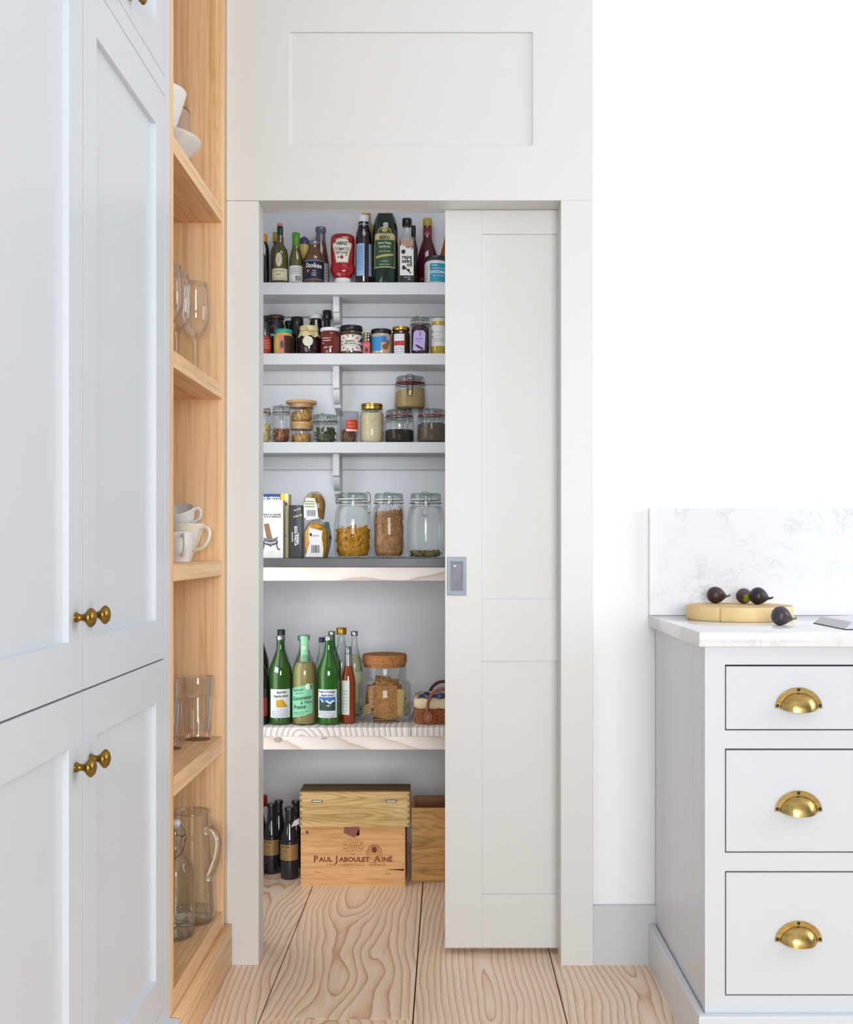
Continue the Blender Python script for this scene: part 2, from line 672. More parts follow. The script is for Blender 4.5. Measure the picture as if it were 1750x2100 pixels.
WL, CEIL = -1.2, 2.76
struct(box('wall_left', WL - 0.1, WL, -3.6, 1.3, -0.024, CEIL, WALL(), None, 0), 'white wall behind the tall cabinets')
XR = Xp(1216, 0)                                   # right edge of the joinery
XL = Xp(465.5, 0)
struct(boxes('wall_back', [(XR, 2.6, 0.015, 0.072, -0.024, CEIL), (WL, XL - 0.002, 0.005, 0.072, -0.024, CEIL)], WALL()), 'smooth white wall above the worktop')
struct(box('ceiling', WL, 2.6, -3.6, 1.3, CEIL, CEIL + 0.06, WALL(), None, 0), 'white ceiling')

# pantry shell behind the sliding door
PB, PL, PR = 1.19, -0.80, 0.66
struct(box('wall_pantry_back', PL - 0.06, PR + 0.06, PB, PB + 0.06, -0.024, CEIL, PWALL(), None, 0), 'pale wall at the back of the pantry')
struct(box('wall_pantry_left', PL - 0.06, PL, 0.19, PB, -0.024, CEIL, PWALL(), None, 0), 'left side wall of the pantry')
struct(box('wall_pantry_right', PR, PR + 0.06, 0.19, PB, -0.024, CEIL, PWALL(), None, 0), 'right side wall of the pantry')
struct(boxes('wall_pantry_front', [(PL, -0.535, 0.135, 0.19, -0.024, CEIL), (0.31, 0.85, 0.135, 0.19, -0.024, CEIL), (-0.535, 0.31, 0.135, 0.19, 2.027, CEIL)], PWALL()),
       'inner wall around the pantry opening, seen as a strip under the header')

# door casing: two posts, then the panelled board over the opening
JL, JR, HZ = Xp(531, 0), Xp(1150, 0), 2.0008
casing = struct(link('trim_1', None, None, (-0.1, 0.03, 0)), 'pale grey painted posts framing the pantry opening')
box('post', XL, JL, -0.004, 0.072, 0.0, HZ - 0.0008, FRAMEP(), casing, 0.001)
box('post', JR, XR, -0.008, 0.072, 0.0, HZ - 0.0008, FRAMEP(), casing, 0.001)
over = struct(link('trim_2', None, None, (-0.1, 0.03, HZ)), 'pale grey board with a sunk rectangular panel above the pantry door')
ou0, ou1, ov0, ov1 = Xp(594, 0), Xp(1092.5, 0), Zp(299, 0), Zp(67, 0)


def ring(name, o, i, d0, d1, mp, mat, parent, bev=0.0008):
    """flat frame with a rectangular hole; o, i = (u0, u1, v0, v1)"""
    vs, fs = [], []
    for d in (d0, d1):
        for q in (o, i):
            vs += [mp(u, v, d) for u, v in rect(*q)]
    for k in range(4):
        j = (k + 1) % 4
        fs += [[k, j, 4 + j, 4 + k], [8 + k, 12 + k, 12 + j, 8 + j], [k, 8 + k, 8 + j, j], [4 + k, 4 + j, 12 + j, 12 + k]]
    bm = bmesh.new()
    bv = [bm.verts.new(v) for v in vs]
    for f in fs:
        bm.faces.new([bv[x] for x in f])
    bmesh.ops.recalc_face_normals(bm, faces=bm.faces)
    if bev:
        es = [e for e in bm.edges if len(e.link_faces) == 2 and e.calc_face_angle(0) > 0.5]
        bmesh.ops.bevel(bm, geom=es, offset=bev, segments=1, affect='EDGES')
    return from_bm(name, bm, mat, parent)


YF = lambda u, v, d: (u, d, v)                     # faces the room (-y)
XF = lambda u, v, d: (d, u, v)                     # faces across the room (+x)
ring('board', (XL, XR, HZ, CEIL), (ou0, ou1, ov0, ov1), -0.004, 0.072, YF, FRAMEP(), over)
box('sunk_panel', ou0, ou1, 0.003, 0.010, ov0, ov1, FRAMEP(), over, 0)

# sliding door, half open, sliding into the wall on the right
DY = 0.080
dx0, dx1 = Xp(913, DY), 0.79
door = struct(link('door_1', None, None, (0.39, 0.1, 0.0)), 'pale grey panelled sliding pantry door standing half open')
st = Xp(989, DY) - dx0
z_ut, z_ub, z_lt, z_lb, z_b = Zp(480, DY), Zp(1228, DY), Zp(1356, DY), Zp(1834, DY), 0.0148
DT = DY + 0.04
box('stile', dx0, dx0 + st, DY, DT, z_b, 2.03, FRAMEP(), door, 0.0008)
box('stile', dx1 - st, dx1, DY, DT, z_b, 2.03, FRAMEP(), door, 0.0008)
for a, b in ((z_b, z_lb), (z_lt, z_ub), (z_ut, 2.03)):
    box('rail', dx0 + st, dx1 - st, DY, DT, a, b, FRAMEP(), door, 0.0008)
for a, b in ((z_lb, z_lt), (z_ub, z_ut)):
    box('door_panel', dx0 + st - 0.005, dx1 - st + 0.005, DY + 0.006, DT - 0.006, a - 0.005, b + 0.005, FRAMEP(), door, 0)
# flush pull let into the leading stile
fx0, fx1, fz0, fz1 = Xp(917.5, DY), Xp(956.5, DY), Zp(1221, DY), Zp(1142.5, DY)
PULL = plain('#666A70', 0.42, 1.0, 0.10, nscale=25)
pull = ring('flush_pull', (fx0, fx1, fz0, fz1), (fx0 + .010, fx1 - .0095, fz0 + .0135, fz1 - .0125), DY - 0.0022, DY + 0.0005, YF, PULL, door, 0.0006)
ring('inner_rim', (fx0 + .0085, fx1 - .008, fz0 + .012, fz1 - .011), (fx0 + .0115, fx1 - .011, fz0 + .015, fz1 - .014), DY - 0.0034, DY - 0.0006, YF, PULL, pull, 0.0006)
box('recess_plate', fx0 + .0115, fx1 - .011, DY - 0.0009, DY + 0.0004, fz0 + .015, fz1 - .014, plain('#5E5D63', 0.45, 1.0, 0.12), pull, 0)
box('screw', fx0 + .0185, fx0 + .0225, DY - 0.0014, DY - 0.0008, fz1 - .026, fz1 - .022, STEEL(), pull, 0.0005)

# skirting on the white wall
prof = [(0, 0), (-0.018, 0), (-0.018, 0.150), (-0.015, 0.1545), (0, 0.1545)]
struct(prism('baseboard_right', [(0.015 + a, b) for a, b in prof], XR + 0.0005, 2.6, lambda u, v, d: (d, u, v), paint('skirting_paint', '#C9CCCF', 0.4)),
       'grey painted skirting board between door frame and drawers')

# ================================================================ tall painted cabinet (left)
FX = -0.581
TC = thing('tall_cabinet', 'tall light grey shaker cabinet with brass knobs', 'cabinet', (-0.88, -1.13, 0.0), world=True)
cy0, cy1 = -1.672, -0.5805
box('carcass', WL + 0.004, FX - 0.026, cy0, cy1, 0.0, CEIL - 0.002, plain('#26272A', 0.8), TC, 0)  # dark colour stands in for shade behind the door gaps
d_far, d_mid, d_near = -0.620, -1.124, -1.630
zz = [(0.148, 0.8635), (0.8668, 2.019), (2.062, 2.64)]
g = 0.0016
boxes('face_frame', [(FX - 0.024, FX, d_far + g, cy1, 0.0, CEIL - 0.002), (FX - 0.024, FX, cy0, d_near - g, 0.0, CEIL - 0.002),
                     (FX - 0.024, FX, d_near - g, d_far + g, 0.0, zz[0][0] - g), (FX - 0.024, FX, d_near - g, d_far + g, zz[1][1] + g, zz[2][0] - g),
                     (FX - 0.024, FX, d_near - g, d_far + g, zz[2][1] + g, CEIL - 0.002)], PAINT(), TC, 0.0005)
knob_prof = [(0.0078, 0), (0.0078, 0.0035), (0.0064, 0.0045), (0.0052, 0.009), (0.0055, 0.0125), (0.0085, 0.0165), (0.0135, 0.0205), (0.0155, 0.0235), (0.0150, 0.0262), (0.0110, 0.0300), (0.0050, 0.0322), (0, 0.0327)]


def knob(parent, y, z):
    vs, fs = lathe_geo(knob_prof, 28)
    vs = [(FX + b, y + a, z + c) for a, c, b in vs]
    return mk('knob', vs, [f[::-1] for f in fs], bronze(), parent, True, 40)


def cab_door(y0, y1, z0, z1, ky, kz):
    sw, rw = 0.0675, 0.0805
    d = ring('door', (y0 + g, y1 - g, z0, z1), (y0 + sw, y1 - sw, z0 + rw, z1 - rw), FX - 0.022, FX, XF, PAINT(), TC, 0.0006)
    box('panel', FX - 0.018, FX - 0.010, y0 + sw - 0.0001, y1 - sw + 0.0001, z0 + rw - 0.0001, z1 - rw + 0.0001, PAINT(), d, 0)
    knob(d, ky, kz)


for (z0, z1), kz in zip(zz, (0.750, 0.984, 2.100)):
    top = z0 > 2
    cab_door(d_mid, d_far, z0, z1, (d_mid + d_far) / 2 if top else d_mid + 0.034, kz)
    cab_door(d_near, d_mid, z0, z1, (d_near + d_mid) / 2 if top else d_mid - 0.037, kz)
pp = [(0, 0), (0.021, 0), (0.021, 0.104), (0.018, 0.109), (0, 0.110)]
prism('plinth', [(FX + a, b) for a, b in pp], cy0, cy1, lambda u, v, d: (u, d, v), PAINT(), TC)

# ================================================================ oak shelf unit
OU = thing('oak_shelf_unit', 'tall open oak shelf unit between the grey cabinet and pantry frame', 'shelf unit', (-0.86, -0.29, 0.0), world=True)
oy0, oy1 = -0.547, -0.0385
box('side_panel', WL + 0.03, FX, cy1 + 0.0006, oy0, 0.0, CEIL - 0.002, OAK(), OU, 0.001)
box('side_panel', WL + 0.03, FX, oy1, -0.0055, 0.0, CEIL - 0.002, OAK(), OU, 0.001)
box('back_panel', WL + 0.004, WL + 0.03, cy1 + 0.0006, -0.0055, 0.0, CEIL - 0.002, OAK(), OU, 0)
SH = [(1.932, 1.968), (1.4765, 1.5125), (1.021, 1.0590), (0.563, 0.6055), (0.112, 0.1526)]   # (underside, top)
for a, b in SH:
    box('shelf', WL + 0.03, FX - 0.001, oy0, oy1, a, b, OAKH(), OU, 0.001)
box('skirting', FX, FX + 0.018, cy1 + 0.008, -0.0055, 0.0, 0.1105, OAKH(), OU, 0.004, 2)
box('base_rail', FX - 0.02, FX - 0.0002, oy0, oy1, 0.0, 0.1115, OAKH(), OU, 0)

# ================================================================ drawer cabinet and worktop (right)
CX0, CX1, CF = 0.5445, 1.36, -0.555
DC = thing('drawer_cabinet', 'light grey drawer cabinet with brass cup handles under the white worktop', 'cabinet', (0.95, -0.27, 0.0), world=True)
ZT = 0.8845
box('carcass', CX0 + 0.012, CX1, CF + 0.060, -0.004, 0.0, ZT - 0.001, plain('#0C0C0E', 0.9), DC, 0)  # painted near-black so the drawer gaps look shaded
col1 = (0.5887, 0.8955)
col2 = (0.9835, 1.2903)
dz = [(0.7084, 0.8435), (0.4497, 0.6662), (0.1476, 0.4074)]
ff = [(CX0, CX1, CF, CF + 0.022, dz[0][1] + 0.002, ZT), (CX0, CX1, CF, CF + 0.022, 0.0, dz[2][0] - 0.002)]
for a, b in ((dz[1][1], dz[0][0]), (dz[2][1], dz[1][0])):
    ff.append((CX0, CX1, CF, CF + 0.022, a + 0.002, b - 0.002))
for a, b in dz:
    for x0, x1 in ((CX0, col1[0] - 0.002), (col1[1] + 0.002, col2[0] - 0.002), (col2[1] + 0.002, CX1)):
        ff.append((x0, x1, CF, CF + 0.022, a - 0.002, b + 0.002))
boxes('face_frame', ff, PAINT(), DC)
# tongue-and-groove side
ys = [CF + 0.0225, -0.5245, -0.4365, -0.3580, -0.2730, -0.1850, -0.1000, -0.0040]
for a, b in zip(ys, ys[1:]):
    box('side_board', CX0 + 0.001, CX0 + 0.013, a + 0.0003, b - 0.0003, 0.0, ZT, PAINT(), DC, 0.0013)


def cup_pull(parent, cx, zb):
    """half-round cup handle with a flat flange"""
    R, n = 0.0500, 26
    H = 0.0440
    # flange
    outer = [(R * math.cos(PI * i / n), H * math.sin(PI * i / n)) for i in range(n + 1)]
    inner = [(u * 0.80, v * 0.76) for u, v in outer]
    vs, fs = [], []
    for d in (CF - 0.0022, CF - 0.0002):
        for q in (outer, inner):
            vs += [(cx + u, d, zb + v) for u, v in q]
    m = n + 1
    for i in range(n):
        fs += [[i, m + i, m + i + 1, i + 1], [2 * m + i, 2 * m + i + 1, 3 * m + i + 1, 3 * m + i], [i, i + 1, 2 * m + i + 1, 2 * m + i]]
    fs += [[0, 2 * m, 3 * m, m], [n, m + n, 3 * m + n, 2 * m + n]]
    # shell
    k = 9
    base = len(vs)
    for j in range(k + 1):
        t = j / k * PI / 2
        sc, dep = math.cos(t) ** 0.9 if j < k else 0.0, math.sin(t)
        for i in range(n + 1):
            th = PI * i / n
            u, v = 0.80 * R * math.cos(th), 0.76 * H * math.sin(th)
            # bulges out of the drawer and hangs slightly below at the mouth
            vs.append((cx + u * (1 - 0.0 * dep), CF - 0.0022 - 0.024 * math.sin(t) * (abs(math.sin(th)) * 0.35 + 0.65) * (1 - (math.cos(th)) ** 4) - 0.0002 * j,
                       zb + v * sc - 0.006 * dep * (1 - math.cos(th) ** 2)))
    for j in range(k):
        for i in range(n):
            a = base + j * (n + 1) + i
            fs.append([a, a + n + 1, a + n + 2, a + 1])
    o = mk('cup_handle', vs, fs, BRASS(), parent, True, 45)
    for u, v in ((0, H - 0.0045), (-R + 0.0052, 0.0058), (R - 0.0052, 0.0058)):
        vv, ff_ = lathe_geo([(0.0036, 0), (0.0036, 0.0008), (0.0024, 0.0022), (0, 0.0027)], 12)
        mk('screw', [(cx + u + a, CF - 0.0022 - c, zb + v + b) for a, b, c in vv], ff_, BLACK(), parent, True)
    return o


for col in (col1, col2):
    for (a, b), py in zip(dz, (1452.5, 1664, 1931)):
        d = box('drawer', col[0] + .0008, col[1] - .0008, CF + 0.0005, CF + 0.022, a + .0006, b - .0018, PAINT(), DC, 0.0008)
        cup_pull(d, (col[0] + col[1]) / 2, Zp(py, CF))
px0 = 0.5270
plo = [(px0, -0.004), (px0, CF - 0.021), (CX1, CF - 0.021), (CX1, CF - 0.0002), (CX0 - 0.0002, CF - 0.0002), (CX0 - 0.0002, -0.004)]
bm = bmesh.new()
vb = [bm.verts.new((a, b, 0.0)) for a, b in plo]
f = bm.faces.new(vb)
r = bmesh.ops.extrude_face_region(bm, geom=[f])
bmesh.ops.translate(bm, verts=[v for v in r['geom'] if isinstance(v, bmesh.types.BMVert)], vec=(0, 0, 0.1105))
bmesh.ops.recalc_face_normals(bm, faces=bm.faces)
bmesh.ops.bevel(bm, geom=[e for e in bm.edges if all(v.co.z > 0.1 for v in e.verts)], offset=0.005, segments=3, affect='EDGES', profile=0.5)
from_bm('plinth', bm, PAINT(), DC, True, 30)

WT = 0.9154
wk = box('worktop', 0.5287, 1.40, -0.571, 0.0145, WT - 0.0309, WT, quartz(), None, 0.002, 2)
tag(wk, 'white quartz worktop with faint grey veins on the drawer cabinet', 'worktop')
sp = box('splashback', 0.5290, 1.40, -0.005, 0.0145, WT + 0.0002, 1.1960, quartz(), None, 0.001)
tag(sp, 'white quartz upstand with faint grey veins behind the worktop', 'splashback')

# ================================================================ pantry shelves
YS = 1.025
ZA, ZB, ZC = Zp(579, YS), Zp(724.5, YS), Zp(906.5, YS)
YW = 0.60
ZD = 1.0585
ZE = 0.5227
BX = Xp(687.5, YS)


def bracket(parent, ztop, x, k=1.0):
    """scrolled shelf bracket, side outline in (y, z)"""
    d = YS + 0.034
    ol = [(PB - 0.001, ztop), (d, ztop), (d, ztop - 0.078 * k)]
    ol += [(d + 0.012 + 0.048 * (1 - math.cos(t)), ztop - (0.082 + 0.048 * math.sin(t)) * k) for t in [PI / 2 * i / 10 for i in range(11)]]
    ol += [(d + 0.060, ztop - 0.142 * k), (PB - 0.001, ztop - 0.165 * k)]
    prism('bracket', ol, x - 0.0110, x + 0.0110, lambda u, v, q: (q, u, v), SHELFP(), parent, True)


for z, t, which in ((ZA, 0.0435, 'top'), (ZB, 0.0400, 'second'), (ZC, 0.0390, 'third')):
    sh = thing('pantry_shelf', {'top': 'painted pantry shelf carrying the tall sauce and oil bottles', 'second': 'painted pantry shelf carrying small jam and condiment jars',
                                'third': 'painted pantry shelf carrying clip-top jars of grains'}[which], 'shelf', (0, 1.1, z - t), 'painted pantry shelves', world=True)
    box('board', PL + 0.001, PR - 0.001, YS, PB - 0.001, z - t, z, SHELFP(), sh, 0.001)
    zb = z - t
    xs = (PL + 0.001, BX - 0.0115, BX + 0.0115, PR - 0.001)
    box('batten', xs[0], xs[1], PB - 0.024, PB - 0.001, zb - 0.049, zb - 0.0002, SHELFP(), sh, 0.0008)
    box('batten', xs[2], xs[3], PB - 0.024, PB - 0.001, zb - 0.049, zb - 0.0002, SHELFP(), sh, 0.0008)
    bracket(sh, zb - 0.0002, BX, 0.68 if which == 'top' else 1.0)

WASH = fir('whitewashed_pine', '#F1E8DF', '#E3D5CA', '#CFBBAE', 70, 0.55, 0, 1, tint=0.6)
WASHE = fir('whitewashed_end_grain', '#EDE6E1', '#D6CBC6', '#A89A95', 58, 0.55, 1, 0, tint=0.1)
slab = box('slate_slab', PL + 0.001, PR - 0.001, YW, PB - 0.001, ZD - 0.028, ZD, plain('#4E4E50', 0.35, 0, 0.18, nscale=12), None, 0.0015)
tag(slab, 'dark grey stone slab under the pasta jars', 'worktop')
r1 = box('timber_shelf', PL + 0.001, PR - 0.001, YW + 0.001, PB - 0.001, ZD - 0.0285 - 0.0425, ZD - 0.0285, WASH, None, 0.001)
tag(r1, 'thick whitewashed pine board carrying the dark stone slab', 'shelf')
te = thing('timber_shelf', 'thick whitewashed pine shelf carrying the green juice bottles', 'shelf', (0, 0.9, ZE - 0.07), world=True)
xj = Xp(842, YW)
box('shelf_board', PL + 0.001, xj - 0.0008, YW, PB - 0.001, ZE - 0.0277, ZE, WASHE, te, 0.0008)
box('shelf_board', xj + 0.0008, PR - 0.001, YW, PB - 0.001, ZE - 0.0277, ZE, WASHE, te, 0.0008)
fr = box('front_rail', PL + 0.001, PR - 0.001, YW + 0.0005, PB - 0.001, ZE - 0.07, ZE - 0.028, WASH, te, 0.0008)
kn = plain('#A79C98', 0.6, 0, 0.25, nscale=120)
for q in ((571, 1517, .013, .009), (665, 1514, .010, .004)):
    decal('knot', [oval(Xp(q[0], YW), Zp(q[1], YW), q[2], q[3])], surf(None, -YW + 0.0002), kn, fr, 9)


# ================================================================ vessel builders
def vessel(name, label, cat, pxc, pxw, pytop, y, z, group=None, rz=0.0):
    r, h = pxw / S(y) / 2, Zp(pytop, y) - z
    return thing(name, label, cat, (Xp(pxc, y), y, z), group, rz), r, h


def body(root, r, h, prof, mat, name='body', ysc=1.0, seg=28, z0=0.0):
    vs, fs = lathe_geo([(a * r, z0 + b * h) for a, b in prof], seg)
    if ysc != 1.0:
        vs = [(a, b * ysc, c) for a, b, c in vs]
    return mk(name, vs, fs, mat, root, True, 50)


def cap(root, r, z0, z1, mat, name='cap', seg=28, rib=False):
    e = min(0.0012, (z1 - z0) * 0.25)
    return lathe(name, [(r * 0.97, z0), (r, z0 + e), (r, z1 - e * 1.5), (r - e * 1.5, z1), (0, z1)], mat, root, seg)


def lab(root, r, h, u0, u1, v0, v1, mat, name='label', off=0.0005, face=0.0):
    return decal(name, [rect(u0 * r, u1 * r, v0 * h, v1 * h)], surf(r, off, face), mat, root)


def scribble(root_label, r, h, rows, mat, face=0.0, off=0.0010, name='small_print'):
    """lines of print too small to read: short dashes; rows = (u0, u1, v, height)"""
    P = []
    for u0, u1, v, t in rows:
        u = u0
        while u < u1:
            w = min(random.uniform(0.06, 0.2), u1 - u)
            P.append(rect(u * r, (u + w) * r, v * h - t * h / 2, v * h + t * h / 2))
            u += w + 0.05
    return decal(name, P, surf(r, off, face), mat, root_label, 9)


WINE = [(.88, 0), (.98, .012), (1, .03), (1, .60), (.95, .66), (.74, .72), (.47, .77), (.37, .82), (.35, .96), (.41, .965), (.41, .99), (.36, 1)]
SAUCE = [(.92, 0), (1, .02), (1, .52), (.93, .60), (.66, .74), (.50, .82), (.46, .92), (.46, 1)]
JAR = [(.90, 0), (.98, .02), (1, .06), (1, .72), (.96, .79), (.86, .84), (.84, .90)]


def jar(name, label, pxc, pxw, pytop, y, z, mat, lidmat, lidr=0.98, lidh=0.13, prof=None, group='jars on the second pantry shelf', cat='jar'):
    o, r, h = vessel(name, label, cat, pxc, pxw, pytop, y, z, group)
    b = body(o, r, h, prof or JAR, mat)
    cap(o, r * lidr, h * (1 - lidh), h, lidmat, 'lid')
    return o, r, h


# ---------------------------------------------------------------- top shelf: sauces and oils
GA_ = 'bottles on the top pantry shelf'
y1 = YS + 0.042
o, r, h = vessel('bottle', 'nearly black bottle with an orange cap at the shelf end by the door frame', 'bottle', 540, 25, 481, y1, ZA, GA_)
body(o, r, h, [(.95, 0), (1, .02), (1, .72), (.62, .86), (.6, .9)], bottleglass('#15110F'))
cap(o, r * .68, h * .84, h, plain('#D79A1C', .4))

o, r, h = vessel('bottle', 'small bottle with a mustard yellow cap behind the foil-topped olive bottle', 'bottle', 566, 24, 477, 1.145, ZA, GA_)
body(o, r, h, WINE[:8] + [(.35, .86)], bottleglass('#2B2413'))
cap(o, r * .55, h * .83, h, plain('#C99A22', .4))

o, r, h = vessel('bottle', 'olive glass bottle with dark green foil neck and cream labels', 'bottle', 574.5, 33, 459, y1, ZA, GA_)
body(o, r, h, [(.9, 0), (1, .02), (1, .48), (.93, .56), (.62, .63), (.44, .68), (.46, .74), (.40, .79), (.37, .82), (.36, .94)], bottleglass('#5A5228', c2=(.02, .02, .008)))
cap(o, r * .385, h * .80, h * .955, plain('#16382C', .35), 'foil')
cap(o, r * .36, h * .955, h, plain('#D98C84', .5), 'stopper')
l = decal('neck_label', [oval(0, .385 * h, .40 * r, .115 * h)], surf(r, .0005), plain('#DDD3AE', .6), o)
scribble(l, r, h, [(-.2, .2, .42, .008), (-.2, .2, .36, .008)], plain('#A89A6A', .6))
l = lab(o, r, h, -1.25, 1.25, .055, .245, plain('#D9D0B0', .6))
scribble(l, r, h, [(-.8, .8, .20, .01), (-.25, .25, .145, .018), (-.9, .9, .085, .007)], plain('#8E8360', .6))

o, r, h = vessel('bottle', 'small olive bottle with a lime green capsule and white barcode label', 'bottle', 607.5, 29, 478, y1, ZA, GA_)
body(o, r, h, [(.9, 0), (1, .02), (1, .40), (.93, .50), (.66, .66), (.5, .74), (.48, .95)], bottleglass('#5E5A22', c2=(.03, .03, .01)))
cap(o, r * .55, h * .735, h, plain('#5C9A22', .35), 'capsule')
l = lab(o, r, h, -1.2, 1.2, .03, .345, plain('#DDDDD6', .6))
scribble(l, r, h, [(-.9, .9, .30 - .035 * i, .010) for i in range(4)], INKG())
decal('barcode', [rect((.05 + .075 * i) * r, (.05 + .075 * i + random.choice((.025, .045))) * r, .055 * h, .15 * h) for i in range(11)], surf(r, .001), INK(), l, 9)

o, r, h = vessel('squeeze_bottle', 'yellow squeeze bottle with a purple domed cap behind the navy labelled sauce', 'bottle', 624, 29, 486, 1.135, ZA, GA_)
body(o, r, h, [(.9, 0), (1, .03), (1, .55), (.92, .72), (.8, .84)], plain('#E6CB6A', .4))
lathe('cap', [(.82 * r, .84 * h), (.80 * r, .90 * h), (.62 * r, .96 * h), (.25 * r, 1.0 * h), (0, h)], plain('#4B3A78', .4), o)
l = lab(o, r, h, -1.1, 1.1, .30, .62, plain('#E8B83A', .5))
decal('badge', [oval(.25 * r, .5 * h, .35 * r, .07 * h)], surf(r, .001), plain('#28365F', .5), l)

o, r, h = vessel('sauce_bottle', 'brown sauce bottle with a tall flared grey cap', 'bottle', 658, 34, 467, 1.135, ZA, GA_)
body(o, r, h, [(.9, 0), (1, .02), (1, .42), (.88, .56), (.66, .72), (.56, .80)], bottleglass('#6B4630'))
lathe('cap', [(.60 * r, .74 * h), (.58 * r, .86 * h), (.52 * r, .90 * h), (.64 * r, .93 * h), (.66 * r, .97 * h), (.6 * r, h), (0, h)], plain('#74777C', .35, .3), o)
l = lab(o, r, h, -1.2, 1.2, .05, .40, plain('#CFCBC8', .6))
scribble(l, r, h, [(.2, 1.1, .34 - .05 * i, .012) for i in range(6)], INKG())

o, r, h = vessel('sauce_bottle', 'squat brown sauce bottle with a navy label reading Stokes and a metal lid', 'bottle', 644.5, 41, 496, y1 - .004, ZA, GA_)
body(o, r, h, [(.93, 0), (1, .03), (1, .55), (.93, .64), (.68, .78), (.56, .86), (.55, .92)], bottleglass('#6A4426'))
cap(o, r * .60, h * .905, h, plain('#8C8F92', .3, .8), 'lid')
l = lab(o, r, h, -1.35, 1.35, .065, .525, plain('#1D1C33', .5))
for q in ((.505, .52), (.075, .085)):
    decal('trim_line', [rect(-1.3 * r, 1.3 * r, q[0] * h, q[1] * h)], surf(r, .0009), plain('#7FA6C8', .5), l)
mp = surf(r, .0011)
text([('Stokes', .0235, .05 * r, .395 * h, -.04, {'shear': .12}), ('#####', .0048, .1 * r, .27 * h), ('#####', .0062, .1 * r, .175 * h), ('########', .004, .1 * r, .22 * h)], mp, INKW(), l, bold=.0004)
decal('heart', [oval(-.50 * r, .275 * h, .15 * r, .04 * h, 10)], surf(r, .0011), plain('#C8626A', .5), l)

# upside-down ketchup bottle
o, r, h = vessel('ketchup_bottle', 'red ketchup bottle standing upside down on its white cap', 'bottle', 703, 50, 480, y1 - .004, ZA, GA_)
kp = [(.55, .12), (.72, .15), (.92, .215), (1.0, .29), (.985, .35), (.91, .41), (.93, .47), (.97, .60), (.99, .75), (.985, .88), (.93, .945), (.74, .985), (.4, 1.0), (0, 1.0)]
body(o, r, h, kp, bottleglass('#A3121C', c2=(.10, .004, .008)), ysc=.60)
vs, fs = lathe_geo([(.62 * r, 0), (.67 * r, .004), (.68 * r, .085 * h), (.60 * r, .12 * h), (0, .12 * h)], 28)
mk('cap', [(a, b * .72, c) for a, b, c in vs], fs, WHITE(), o, True, 50)


def ell(off):
    return lambda u, v: (u, -.60 * r * math.sqrt(max(0.02, 1 - (u / (1.0 * r)) ** 2)) - off, v)


def keystone(k):
    p = [(-.50, .395), (.50, .395), (.62, .58), (.80, .735), (.80, .79), (.56, .805), (.52, .865), (.25, .89), (-.25, .89), (-.52, .865), (-.56, .805), (-.80, .79), (-.80, .735), (-.62, .58)]
    return [(u * k * r, (.635 + (v - .635) * k) * h) for u, v in p]


l = decal('label', [keystone(1.0)], ell(.0010), plain('#B59A4F', .5), o, .003)
decal('label_face', [keystone(.91)], ell(.0016), plain('#E9E6D8', .55), l, .003)
text([('HEINZ', .0165, 0, .775 * h, 0, {'bold': .0005}), ('TOMATO', .0150, 0, .665 * h), ('KETCHUP', .0118, 0, .595 * h)], ell(.0021), plain('#2A2622', .6), l, bold=.0003, sx=.82)
decal('tomato', [oval(-.02 * r, .505 * h, .15 * r, .033 * h, 14)], ell(.0021), plain('#B8261F', .5), l)
decal('leaf', [oval(-.30 * r, .505 * h, .07 * r, .02 * h, 8), oval(.36 * r, .55 * h, .07 * r, .018 * h, 8), oval(-.02 * r, .545 * h, .08 * r, .007 * h, 8)], ell(.0022), plain('#4E8A3C', .5), l)

o, r, h = vessel('oil_bottle', 'pale yellow oil bottle with an orange cap behind the pale blue labelled sauce', 'bottle', 752, 40, 437, 1.145, ZA, GA_)
body(o, r, h, [(.9, 0), (1, .02), (1, .72), (.85, .80), (.45, .88), (.42, .92)], bottleglass('#9C8B3A'))
cap(o, r * .45, h * .92, h, plain('#DB941E', .4))

o, r, h = vessel('sauce_bottle', 'dark brown sauce bottle with white cap, pale blue neck band and label', 'bottle', 746, 33, 443, y1, ZA, GA_)
body(o, r, h, [(.92, 0), (1, .02), (1, .66), (.94, .74), (.72, .82), (.66, .90), (.64, .93)], bottleglass('#2A1518'))
cap(o, r * .68, h * .905, h, WHITE())
lathe('neck_band', [(.70 * r, .755 * h), (.72 * r, .76 * h), (.69 * r, .865 * h), (.68 * r, .87 * h)], plain('#8FB4D6', .5), o, close=False)
l = lab(o, r, h, -1.0, .18, .11, .575, plain('#9DBBDC', .55))
scribble(l, r, h, [(-.85, .0, .53 - .024 * i, .009) for i in range(15)], plain('#5E7EA8', .6))
l2 = lab(o, r, h, .75, 1.4, .11, .575, plain('#9DBBDC', .55), 'side_label')

# large olive oil bottle
o, r, h = vessel('olive_oil_bottle', 'big dark green olive oil bottle with a cream and green label', 'bottle', 790.5, 52, 402, y1 + .004, ZA, GA_)
body(o, r, h, [(.92, 0), (1, .015), (1, .60), (.96, .66), (.80, .74), (.56, .82), (.42, .87), (.40, .97), (.40, 1)], bottleglass('#17291F', c2=(.004, .008, .006)))
arch = [(-.92, .165), (.92, .165), (.92, .52), (.62, .545), (.50, .59), (.25, .615), (-.25, .615), (-.50, .59), (-.62, .545), (-.92, .52)]
l = decal('label', [[(u * r, v * h) for u, v in arch]], surf(r, .0005), plain('#C9B778', .55), o)
decal('label_face', [[(u * .93 * r, (.39 + (v - .39) * .95) * h) for u, v in arch]], surf(r, .0009), plain('#2F5234', .55), l)
decal('name_band', [rect(-.82 * r, .82 * r, .475 * h, .545 * h)], surf(r, .0012), plain('#D2C088', .55), l)
decal('crest', [oval(0, .58 * h, .22 * r, .022 * h)], surf(r, .0012), plain('#C7A95A', .5), l)
